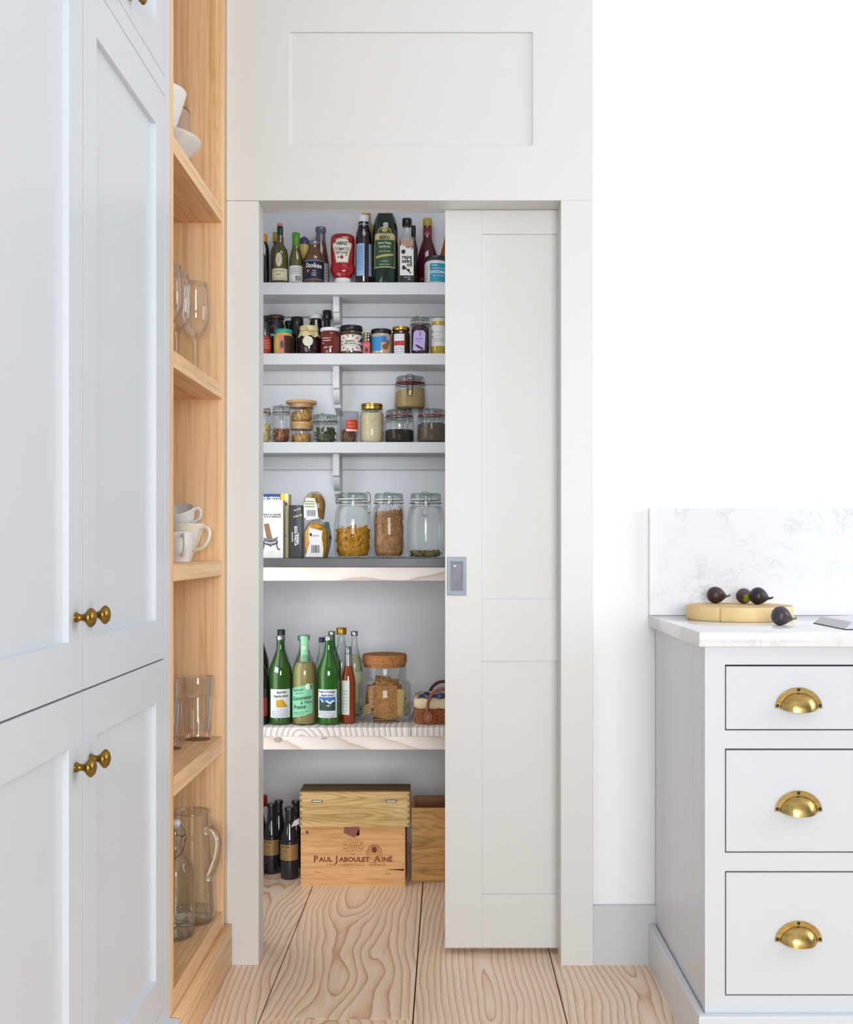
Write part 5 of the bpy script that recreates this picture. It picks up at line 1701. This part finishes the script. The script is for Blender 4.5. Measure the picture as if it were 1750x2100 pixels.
# ---------------------------------------------------------------- pantry floor
PINE = wood('crate_pine', '#EBC08A', '#DFAC72', '#C18A52', 0, 70, 3.5, .55, 1.15, .08)
PINE2 = wood('box_pine', '#E6CB96', '#D8B67C', '#AE8A50', 0, 60, 3.0, .55, 1.2, .12)
yf = .664
cx0, cx1 = Xp(617, yf), Xp(831, yf)
cd = .17
ctop = Zp(1694, yf)
cr = thing('wine_crate', 'pine wine crate printed Paul Jaboulet Aine under the long box', 'crate', ((cx0 + cx1) / 2, yf + cd / 2, 0), world=True)
hx0, hx1, hz0, hz1 = Xp(717, yf), Xp(737.5, yf), Zp(1714, yf), Zp(1701, yf)
zg = Zp(1699.5, yf)
bm = bmesh.new()
for q in ((cx0, hx0, 0, hz1), (hx1, cx1, 0, hz1), (hx0, hx1, 0, hz0), (cx0, cx1, hz1, zg - .0006)):
    addbox(bm, q[0], q[1], yf, yf + .010, q[2], q[3])
front = from_bm('front_board', bm, PINE, cr)
box('side_board', cx0, cx0 + .010, yf + .0102, yf + cd, 0, zg, PINE, cr, 0)
box('side_board', cx1 - .010, cx1, yf + .0102, yf + cd, 0, zg, PINE, cr, 0)
box('back_board', cx0 + .0102, cx1 - .0102, yf + cd - .010, yf + cd, 0, zg, PINE, cr, 0)
box('base_board', cx0 + .0102, cx1 - .0102, yf + .0102, yf + cd - .0102, 0.0, .008, PINE, cr, 0)
box('lid_board', cx0, cx1, yf - .0005, yf + cd, zg, ctop, PINE, cr, .0006)
fc = lambda off: (lambda u, v: (u, yf - off, v))
BURN = plain('#8A4A26', .7, 0, .15, nscale=90)
FAINT = plain('#B5793F', .7, 0, .1, nscale=90)
XX = lambda px: Xp(px, yf)
ZZ = lambda py: Zp(py, yf)
text([('P', .0285, XX(648), ZZ(1762)), ('AUL', .0215, XX(668), ZZ(1763)), ('J', .0285, XX(691), ZZ(1762)), ('ABOULET', .0215, XX(727), ZZ(1763)), ('A', .0285, XX(774), ZZ(1762)), ('INÉ', .0215, XX(794), ZZ(1763))], fc(.0004), BURN, front, join=True, bold=.0009, sx=1.04)
text([('TAIN L\'HERMITAGE - FRANCE', .0118, XX(730), ZZ(1774))], fc(.0004), BURN, front, 'small_lettering', sx=1.12, spacing=1.1)
text([('####', .006, XX(724), ZZ(1752))], fc(.0004), BURN, front, 'printed_year', sx=1.2)
text([('######', .0075, XX(653), ZZ(1789)), ('####', .0085, XX(797), ZZ(1792))], fc(.0004), FAINT, front, 'faint_print')
text([('x', .024, XX(630), ZZ(1705.5))], fc(.0004), plain('#1A120C', .7), front, 'ink_cross', bold=.0002)
# crest: shield with scrolls
ccx, ccz = XX(724.5), ZZ(1735)
cre = [(oval(ccx, ccz, .012, .016), .0012)]
L = [([(ccx + .0095 * math.cos(t * PI / 8), yf - .0004, ccz + .013 * math.sin(t * PI / 8)) for t in range(16)], .0008, True),
     ([(ccx + .0045 * math.cos(t * PI / 6), yf - .0004, ccz + .007 * math.sin(t * PI / 6)) for t in range(12)], .0007, True)]
for sx_ in (-1, 1):
    for (dx_, dz_, rr) in ((.018, .008, .007), (.024, -.002, .008), (.018, -.012, .006), (.028, .010, .005), (.012, .018, .005), (.030, -.008, .004)):
        L.append(([(ccx + sx_ * dx_ + rr * math.cos(t * PI / 5), yf - .0003, ccz + dz_ + rr * .9 * math.sin(t * PI / 5)) for t in range(10)], .0006, True))
tubes('crest', L, FAINT, front, 4)
# dark knot with rings, split and nail heads
kx, kz = XX(768), ZZ(1743)
for k in range(5):
    tube('knot_ring', [(kx + (.007 + .0045 * k) * math.cos(t * PI / 10), yf - .0001, kz - .003 * k + (.0075 + .0055 * k) * math.sin(t * PI / 10)) for t in range(20)], .0007, plain('#9C5E30', .7), front, 4, True)
decal('knot', [oval(kx, kz, .0085, .010)], fc(.0004), plain('#6E3416', .7, 0, .4, nscale=150), front, 9)
decal('split', [[(XX(790), ZZ(1783)), (XX(829), ZZ(1781.5)), (XX(829.5), ZZ(1786)), (XX(812), ZZ(1784.5))]], fc(.0004), plain('#4A1E12', .7), front, 9)
for px_, pyy in ((621, 1710), (826.5, 1712), (620, 1741), (827, 1743), (620, 1770), (827, 1772), (620, 1801), (826, 1803)):
    decal('nail', [oval(XX(px_), ZZ(pyy), .0018, .0018, 10)], fc(.0005), plain('#6A6C6E', .4, .6), front, 9)
pt = prism('leather_tab', [(XX(708), ZZ(1695)), (XX(739), ZZ(1693)), (XX(731), ZZ(1712)), (XX(727), ZZ(1717)), (XX(705), ZZ(1707))], yf - .0042, yf - .0012, lambda u, v, d: (u, d, v), plain('#8A5448', .6, 0, .12, nscale=50), cr)
bm = bmesh.new()

yu = .650
ux0, ux1 = Xp(615, yu), Xp(840.5, yu)
uz0, uz1 = ctop + .0006, Zp(1624, yu)
ub = thing('wooden_box', 'long low wooden box with finger joints and two slots on the wine crate', 'box', ((ux0 + ux1) / 2, yu + .05, uz0), world=True)
box('front_board', ux0, ux1, yu, yu + .008, uz0, uz1, PINE2, ub, .0008)
box('side_board', ux0, ux0 + .008, yu + .0082, yu + .102, uz0, uz1, PINE2, ub, 0)
box('side_board', ux1 - .008, ux1, yu + .0082, yu + .102, uz0, uz1, PINE2, ub, 0)
box('top_board', ux0 + .0003, ux1 - .0003, yu + .0004, yu + .102, uz1 + .0002, uz1 + .004, wood('box_top', '#7A6140', '#6A5234', '#4F3B22', 0, 60, 3, .6), ub, .0006)
box('back_board', ux0 + .0082, ux1 - .0082, yu + .094, yu + .102, uz0, uz1, PINE2, ub, 0)
for k in range(6):
    zk = uz0 + (uz1 - uz0) * (k + .5) / 6
    for xx_ in (ux0 + .0005, ux1 - .0075):
        box('finger_joint', xx_, xx_ + .007, yu - .0004, yu + .002, zk - .0045, zk + .0045, wood('end_grain', '#B08E56', '#94733E', '#6A5026', 2, 300, 100, .6), ub, 0)
for px_ in (650.5, 802.5):
    s0 = ring('slot_plate', (Xp(px_ - 11, yu), Xp(px_ + 11, yu), Zp(1645.5, yu), Zp(1640.5, yu)), (Xp(px_ - 9.5, yu), Xp(px_ + 9.5, yu), Zp(1644.4, yu), Zp(1641.6, yu)), yu - .0012, yu + .0006, YF, BLACK(), ub, 0)
    box('slot_liner', Xp(px_ - 9.5, yu), Xp(px_ + 9.5, yu), yu - .0006, yu + .0004, Zp(1644.4, yu), Zp(1641.6, yu), plain('#E0DED4', .5), s0, 0)

yr = .709
rx0, rx1 = Xp(844, yr), Xp(1010, yr)
rzt = Zp(1657, yr)
ob = thing('open_wooden_box', 'tall open-topped wooden box half behind the sliding door', 'box', ((rx0 + rx1) / 2, yr + .09, 0), world=True)
OBW = wood('open_box_wood', '#E2B66E', '#D3A25A', '#A0763A', 0, 55, 3.0, .5, 1.25, .12)
box('front_board', rx0, rx1, yr, yr + .010, 0, rzt, OBW, ob, .001)
box('side_board', rx0, rx0 + .010, yr + .0102, yr + .176, 0, rzt, OBW, ob, 0)
box('side_board', rx1 - .010, rx1, yr + .0102, yr + .176, 0, rzt, OBW, ob, 0)
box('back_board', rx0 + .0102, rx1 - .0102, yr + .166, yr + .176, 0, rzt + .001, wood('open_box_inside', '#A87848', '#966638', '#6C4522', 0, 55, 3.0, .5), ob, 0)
box('base_board', rx0 + .0102, rx1 - .0102, yr + .0102, yr + .1658, 0, .008, OBW, ob, 0)

BEER = [(.88, 0), (.97, .012), (1, .03), (1, .50), (.93, .58), (.70, .68), (.52, .78), (.46, .88), (.45, .955), (.52, .957), (.52, .985)]
NAVY = bottleglass('#20242C', c2=(.006, .007, .010))
for px_, w_, pyt, y_, lb in ((594, 37, 1655, .757, 'dark blue-black bottle with a gold label beside the wine crate'), (557, 33, 1648, .816, 'dark blue-black bottle with a gold label by the door frame'), (572, 32, 1641, .905, 'dark bottle standing behind the two gold-labelled bottles'), (607.5, 32, 1641, .880, 'dark bottle half hidden behind the long wooden box')):
    o, r, h = vessel('ale_bottle', lb, 'bottle', px_, w_, pyt, y_, 0.0, 'dark bottles on the pantry floor')
    body(o, r, h, BEER, NAVY, 'bottle_body', seg=30)
    lathe('crown_cap', [(.56 * r, .955 * h), (.57 * r, .975 * h), (.50 * r, h), (0, h)], plain('#3A3A3E', .3, .7), o, 20)
    if 'gold label' in lb:
        l = lab(o, r, h, -1.3, 1.3, .275, .495, plain('#A8895A', .4, .25))
        text([('########', .0068, -.35 * r, .465 * h), ('###', .0060, -.25 * r, .405 * h, 0, {'bold': .0004}), ('#####', .0044, -.3 * r, .305 * h)], surf(r, .0010), plain('#2E2618', .6), l)
o, r, h = vessel('wax_topped_bottle', 'bottle with a red wax top against the door frame', 'bottle', 541, 34, 1641, .80, 0.0, 'dark bottles on the pantry floor')
o.location.x = Xp(530, .86)
o.location.y = .87
body(o, r, h, BEER, NAVY, 'bottle_body')
cap(o, r * 1.05, h * .86, h, plain('#A31A22', .3), 'wax_top')
ppr = prism('paper_corner', [(Xp(597, .72), Zp(1697, .72)), (Xp(602, .72), Zp(1685, .72)), (Xp(613, .72), Zp(1678, .72)), (Xp(614, .72), Zp(1691, .72)), (Xp(604, .72), Zp(1694, .72))], .722, .7225, lambda u, v, d: (u, d, v), plain('#C9CBD2', .6), ub)
wj = lathe('white_pot', [(.020, 0), (.0215, .004), (.0215, .026), (.018, .030), (0, .030)], plain('#E6E6EA', .4), None, 24, (Xp(528, .785), .775, 0))
tag(wj, 'small white pot on the floor at the door frame', 'pot')

# ================================================================ things on the oak shelves
SOL = solidglass()
s1, s2, s3, s4, s5 = [b for a, b in SH]


def at(px, y):
    return Xp(px, y)


# --- top shelf: crockery seen from below
CER = plain('#E9E7E1', .25, 0, .02, coat=.3)
px_ = (-.690, -.300)
o = thing('serving_dish', 'wide shallow white dish on the oak shelf beside the bowl and beaker', 'dish', (px_[0], px_[1], s1), 'crockery on the high oak shelf')
lathe('dish_body', [(0, .0), (.045, 0), (.048, .004), (.046, .010), (.075, .040), (.100, .070), (.108, .078), (.109, .081), (.104, .081), (.072, .048), (.04, .018), (0, .016)], plain('#D9D5CB', .35), o, 44)
o = thing('bowl', 'white conical bowl standing in the wide dish', 'bowl', (-.690, -.300, s1 + .0168), 'crockery on the high oak shelf')
lathe('bowl_body', [(0, 0), (.022, 0), (.024, .006), (.040, .060), (.062, .130), (.074, .170), (.076, .178), (.073, .178), (.060, .136), (.036, .06), (0, .02)], CER, o, 44)
o = thing('beaker', 'tall beige stoneware beaker behind the white bowl', 'beaker', (-.700, -.115, s1), 'crockery on the high oak shelf')
lathe('beaker_body', [(0, 0), (.044, 0), (.048, .004), (.051, .215), (.050, .222), (.0475, .222), (.045, .01), (0, .006)], plain('#B79B80', .5, 0, .06), o, 40)
lathe('dark_rim', [(.0512, .2195), (.0505, .2232), (.0470, .2232), (.0470, .2195)], plain('#5A4636', .5), o, 40, close=False)

# --- wine glasses
def wineglass(label, px, y, k=1.0):
    o = thing('wine_glass', label, 'wine glass', (at(px, y), y, s2), 'wine glasses on the oak shelf')
    prof = [(.0345, .0), (.0345, .0012), (.020, .0035), (.0065, .0075), (.0042, .016), (.0036, .050), (.0038, .095), (.0060, .106)]
    G = glass('wine_glass_glass', (.975, .98, .975), 1.5)
    lathe('foot_and_stem', [(a * k, b * k) for a, b in prof], solidglass('stem_glass', (1, 1, 1), 1.35), o, 28)
    bowl_ = [(.0062, .1062), (.014, .112), (.025, .126), (.0335, .146), (.0362, .166), (.0352, .190), (.0325, .218), (.0295, .246), (.0295, .2475)]
    lathe('bowl', [(a * k, b * k) for a, b in bowl_], G, o, 36, close=False)
    lathe('rim', [(.0297 * k, .2472 * k), (.0300 * k, .2480 * k), (.0293 * k, .2486 * k), (.0288 * k, .2478 * k)], glass('rim_glass', (.9, .92, .92), 1.8), o, 36)
    return o


wineglass('stemmed wine glass nearest the shelf end by the pantry frame', 402, -.105)
wineglass('stemmed wine glass between the other two on the oak shelf', 364, -.195)
wineglass('stemmed wine glass nearest the grey cabinet on the oak shelf', 347, -.300, .97)


# --- cups
def mug(name, label, px, y, z, prof, mat, ha, hpts, hr, rx=0, ry=0, rz=0, dx=0, dz=0, seg=40, band=None):
    o = thing(name, label, 'cup', (at(px, y) + dx, y, z + dz), 'cups on the oak shelf')
    o.rotation_euler = (rx, ry, rz)
    b = lathe('cup_body', prof, mat, o, seg)
    c, s_ = math.cos(ha), math.sin(ha)
    tube('handle', smoothpath([(r_ * c, r_ * s_, z_) for r_, z_ in hpts], 5), hr, mat, o, 10)
    return o


CREAM = plain('#E9E2D0', .25, 0, .02, coat=.3)
WHT = plain('#E9E9EA', .25, 0, .02, coat=.3)
mug('coffee_cup', 'large cream coffee cup with a looped handle on the oak shelf', 371, -.105, s3, [(0, 0), (.026, 0), (.028, .003), (.029, .010), (.038, .030), (.050, .062), (.0595, .0925), (.0602, .0945), (.0575, .0945), (.047, .06), (.035, .03), (.02, .012), (0, .010)], CREAM, -.25,
    [(.0560, .083), (.066, .086), (.076, .080), (.0785, .064), (.070, .044), (.056, .032), (.037, .026)], .0046)
mug('mug', 'plain white mug standing in front of the cream coffee cup', 361, -.225, s3, [(0, 0), (.033, 0), (.0335, .003), (.036, .006), (.040, .068), (.0405, .0715), (.0378, .0715), (.034, .01), (0, .008)], WHT, -.95,
    [(.039, .062), (.050, .064), (.0565, .054), (.056, .034), (.047, .020), (.037, .016)], .0052)
mug('tea_cup', 'white cup tipped over inside the cream coffee cup', 371, -.105, s3 + .060, [(0, 0), (.020, 0), (.023, .004), (.036, .022), (.044, .045), (.0462, .0640), (.0468, .0655), (.0445, .0655), (.042, .045), (.033, .022), (.018, .008), (0, .007)], plain('#DEDEDC', .3, 0, .02, coat=.3), .15,
    [(.044, .056), (.054, .060), (.060, .050), (.055, .034), (.044, .027), (.035, .024)], .0040, rx=.34, ry=-.14, dx=.0, dz=.0076)


# --- tumblers
def tumbler(label, px, y, z, k=1.0, h=.160):
    o = thing('tumbler', label, 'glass', (at(px, y), y, z), 'panelled tumblers on the oak shelf')
    rows = [(.0325, 0), (.0335, .004), (.0335, .016), (.0330, .018), (.0350, .098), (.0350, .104), (.0378, .108), (.0392, h - .001), (.0390, h)]
    inn = [(.0366, h), (.0352, .108), (.0305, .030), (.028, .024), (0, .022)]
    seg = 80
    vs, fs = [], []
    allr = rows + inn
    for q, (r_, z_) in enumerate(allr):
        for i in range(seg):
            a = 2 * PI * i / seg
            rr = r_
            if q < 6 and 3 <= q:
                rr = r_ * (1 - .075 * abs(math.cos(a * 5)) ** 3)
            vs.append((rr * math.sin(a), -rr * math.cos(a), z_))
    for q in range(len(allr) - 1):
        for i in range(seg):
            j = (i + 1) % seg
            fs.append([q * seg + i, q * seg + j, (q + 1) * seg + j, (q + 1) * seg + i])
    fs.append(list(range(seg))[::-1])
    mk('glass_wall', vs, fs, glass('tumbler_glass', (.98, .985, .98), 1.5), o, True, 30)
    return o


tumbler('panelled glass tumbler standing alone at the shelf end', 406, -.083, s4)
t0 = tumbler('lower panelled tumbler of the nested pair', 344, -.215, s4, h=.118)
t1 = tumbler('upper panelled tumbler nested in another', 344, -.215, s4 + .052, h=.118)
for t in (t0, t1):
    t['group'] = 'nested tumblers on the oak shelf'
t1.scale = (.86, .86, 1.0)

# --- jug and swing-top bottle
yj = -.103
o = thing('glass_jug', 'tall clear glass jug with a thick curved handle', 'jug', (at(394, yj), yj, s5))
JG = glass('jug_glass', (.965, .98, .975), 1.5)
lathe('jug_body', [(0, .0006), (.053, .0006), (.0575, .005), (.0580, .03), (.0550, .13), (.0470, .22), (.0440, .262), (.0440, .272)], JG, o, 40, close=False)
lathe('thick_base', [(.0, .001), (.052, .001), (.0565, .006), (.0568, .020), (.050, .026), (0, .022)], glass('base_glass', (.965, .975, .97), 1.5), o, 40)
lathe('rim', [(.0436, .2705), (.0446, .2725), (.0440, .2745), (.0428, .273)], glass('rim_glass'), o, 40)
ha = -.55
hp = [(.047, .226), (.058, .240), (.076, .236), (.088, .212), (.085, .178), (.073, .145), (.0575, .112)]
tube('handle', smoothpath([(r_ * math.cos(ha), r_ * math.sin(ha), z_) for r_, z_ in hp], 6), [.0075] * 8 + [.0085] * 20 + [.0095] * 9, SOL, o, 12)

yb_ = -.218
o = thing('swing_top_bottle', 'clear swing-top bottle with a wire clasp beside the jug', 'bottle', (at(360, yb_), yb_, s5))
BG = glass('swing_glass', (.93, .945, .92), 1.45)
lathe('bottle_body', [(0, .001), (.040, .001), (.0455, .006), (.046, .02), (.046, .150), (.044, .166), (.034, .186), (.022, .202), (.0165, .215), (.0150, .250), (.0165, .252), (.0165, .266), (.014, .270)], BG, o, 40, close=False)
lathe('thick_base', [(0, .0016), (.039, .0016), (.0445, .007), (.0445, .016), (.03, .012), (0, .018)], glass('base_glass', (.965, .975, .97), 1.5), o, 36)
lathe('stopper', [(.0, .252), (.0125, .2705), (.013, .276), (.009, .281), (0, .282)], plain('#E6E6E4', .3), o, 24)
wl = [(ringpts(.0172, .240, 24), .0013, True)]
wl.append((smoothpath([(.017, 0, .240), (.025, 0, .246), (.0265, 0, .236), (.021, 0, .228), (.0265, 0, .236), (.018, -.016, .205), (.0, -.026, .192)], 5), .0013, False))
wl.append((smoothpath([(.024, 0, .245), (.021, 0, .262), (.010, 0, .277), (-.010, 0, .277), (-.021, 0, .262), (-.024, 0, .245)], 5), .0012, False))
wl.append((smoothpath([(-.017, 0, .240), (-.025, 0, .246), (-.0265, 0, .236), (-.018, -.016, .205), (.0, -.026, .192)], 5), .0013, False))
tubes('wire_clasp', wl, WIRE(), o, 6)

# ================================================================ on the quartz worktop
BRD = wood('board_side', '#EFD9A8', '#E4C88E', '#CFAE72', 2, 14, 10, .6, .9)
BTOP = fir('board_top', '#D9BB84', '#CDAA70', '#B08A52', 120, .6, 2, 0)
yb_, rb_ = -.152, .1285
o = thing('chopping_board', 'round pale wood chopping block on the worktop', 'chopping board', (Xp(1516, yb_), yb_, WT))
n = 72
ang0 = math.atan2(-.105, -.075)


def rad(a):
    d = (a - ang0 + PI) % (2 * PI) - PI
    return rb_ * (1 - .055 * math.exp(-(d / .020) ** 2)) * (1 + .004 * math.sin(3 * a + 1))


zs2 = [(.985, .0006), (1.0, .003), (1.003, .018), (1.0, .032), (.99, .0345)]
angs = sorted([2 * PI * i / n - PI for i in range(n)] + [ang0 + k_ * .008 for k_ in range(-5, 6)])
vs, fs = [], []
m = len(angs)
for f_, z_ in zs2:
    for a in angs:
        vs.append((rad(a) * f_ * math.cos(a), rad(a) * f_ * math.sin(a), z_))
for q in range(len(zs2) - 1):
    for i in range(m):
        j = (i + 1) % m
        fs.append([q * m + i, q * m + j, (q + 1) * m + j, (q + 1) * m + i])
fs.append(list(range(m))[::-1])
mk('block', vs, fs, BRD, o, True, 40)
vs = [(rad(a) * .988 * math.cos(a), rad(a) * .988 * math.sin(a), .0344) for a in angs] + [(rad(a) * .985 * math.cos(a), rad(a) * .985 * math.sin(a), .0349) for a in angs]
mk('end_grain_top', vs, [list(range(m, 2 * m))] + [[i, (i + 1) % m, m + (i + 1) % m, m + i] for i in range(m)], BTOP, o)
zt_ = WT + .0349


def figmat(name, c1, c2, green=None):
    if name in MATS:
        return MATS[name]
    m_, nt, b = newmat(name)
    tc = nd(nt, 'ShaderNodeTexCoord')
    sep = nd(nt, 'ShaderNodeSeparateXYZ', {0: tc.outputs['Object']})
    at_ = nd(nt, 'ShaderNodeMath', {0: sep.outputs[1], 1: sep.outputs[2]}, operation='ARCTAN2')
    v = nd(nt, 'ShaderNodeCombineXYZ', {0: mth(nt, 'MULTIPLY', at_.outputs[0], 5.0), 1: mth(nt, 'MULTIPLY', sep.outputs[0], 12.0), 2: 0.0})
    nz = nd(nt, 'ShaderNodeTexNoise', {'Vector': v.outputs[0], 'Scale': 1.6, 'Detail': 4.0})
    c = ramp(nt, nz.outputs[0], [(.3, c1), (.7, c2)])
    if green:
        gx = nd(nt, 'ShaderNodeVectorMath', {0: tc.outputs['Object'], 1: green[1]}, operation='DISTANCE')
        n2 = nd(nt, 'ShaderNodeTexNoise', {'Vector': tc.outputs['Object'], 'Scale': 160.0})
        f_ = mth(nt, 'SUBTRACT', 1.0, mth(nt, 'MULTIPLY', mth(nt, 'ADD', gx.outputs['Value'], mth(nt, 'MULTIPLY', n2.outputs[0], .008)), green[2]), clamp=True)
        mx = nd(nt, 'ShaderNodeMix', {0: mth(nt, 'MULTIPLY', f_, 3.0, clamp=True), 6: c, 7: lin(green[0])}, data_type='RGBA')
        c = mx.outputs[2]
    nt.links.new(c, b.inputs['Base Color'])
    b.inputs['Roughness'].default_value = .42
    bump(nt, b, nz.outputs[0], .25, .0015)
    MATS[name] = m_
    return m_


def fig(label, px, y, z, k, rz, mat, stem='#5A5A2A', pitch=.12, squash=1.0):
    R = .0215 * k
    o = thing('fig', label, 'fig', (Xp(px, y), y, z), 'figs')
    # long axis along local x, stem at +x, lying on its side
    prof = [(0, -.96), (.40, -.90), (.75, -.66), (.96, -.25), (1.0, .08), (.93, .42), (.74, .78), (.48, 1.08), (.24, 1.30), (.15, 1.40), (0, 1.42)]
    vs, fs = lathe_geo([(a * R, b * R * squash) for a, b in prof], 32)
    M = Matrix.Rotation(rz, 3, 'Z') @ Matrix.Rotation(pitch, 3, 'Y')
    pts = [M @ Vector((c_, a * (1 + .02 * math.sin(9 * math.atan2(a, b))), b)) for a, b, c_ in vs]
    zmin = min(p.z for p in pts)
    pts = [(p.x, p.y, p.z - zmin) for p in pts]
    b_ = mk('skin', pts, [f_[::-1] for f_ in fs], mat, o, True, 60)
    tip = M @ Vector((1.36 * R * squash, 0, 0)) - Vector((0, 0, zmin))
    tip2 = M @ Vector((1.62 * R * squash, 0, .05 * R)) - Vector((0, 0, zmin))
    tip3 = M @ Vector((1.86 * R * squash, 0, .22 * R)) - Vector((0, 0, zmin))
    tube('stem', [tuple(tip), tuple(tip2), tuple(tip3)], [.0036 * k, .0024 * k, .0026 * k], plain(stem, .6), o, 8)
    return o


PUR = figmat('fig_purple', '#2E1A22', '#46262A')
DPU = figmat('fig_dark', '#1B1620', '#2C2028')
MIX = figmat('fig_green_cheek', '#3E2A34', '#54404A', ('#8FA01C', (.004, -.016, .014), 55))
GRY = figmat('fig_bloom', '#2E2730', '#433A44')
fig('dark purple fig lying alone at the back of the round board', 1467, -.072, zt_, 1.0, .12, PUR, '#6A6440')
fig('purple fig with a green cheek on the round board', 1526, -.088, zt_, .92, -1.9, MIX, '#4A4A2A', squash=.90)
fig('almost black fig touching the green-cheeked one', 1554, -.125, zt_, 1.02, -.15, DPU, '#3A1C1C', pitch=.22, squash=.92)
fig('bloomy purple fig lying on the worktop before the board', 1600, -.372, WT, 1.04, -.10, GRY, '#7C8A2E', pitch=.25, squash=.90)

# magazine with splayed pages, black back cover
o = thing('magazine', 'thick magazine with splayed white pages and a dark back cover on the worktop', 'magazine', (1.0, -.41, WT), world=True)
mx0, my0, my1 = .856, -.512, -.312
box('back_cover', mx0 - .001, mx0 + .29, my0, my1 + .002, WT, WT + .0022, plain('#17181B', .4), o, .0004)
pg = plain('#E2E3E8', .6)
pgs = plain('#C9CAD2', .6)
NP = 9
for k in range(NP):
    f = k / NP
    z0_ = WT + .0023 + .0145 * f
    prism('page_section', [(mx0 + .0005 + .0150 * f, z0_), (mx0 + .285, z0_), (mx0 + .285, z0_ + .00150), (mx0 + .0005 + .0150 * (f + .8 / NP), z0_ + .00150)], my0 + .0008 * (k % 3), my1 - .0008 * (k % 2), lambda u, v, d: (u, d, v), pg if k % 2 else pgs, o)
prism('top_page', [(mx0 + .0155, WT + .0162), (mx0 + .10, WT + .0200), (mx0 + .285, WT + .0175), (mx0 + .285, WT + .0168), (mx0 + .10, WT + .0180), (mx0 + .0155, WT + .0156)], my0 - .0005, my1, lambda u, v, d: (u, d, v), pg, o)
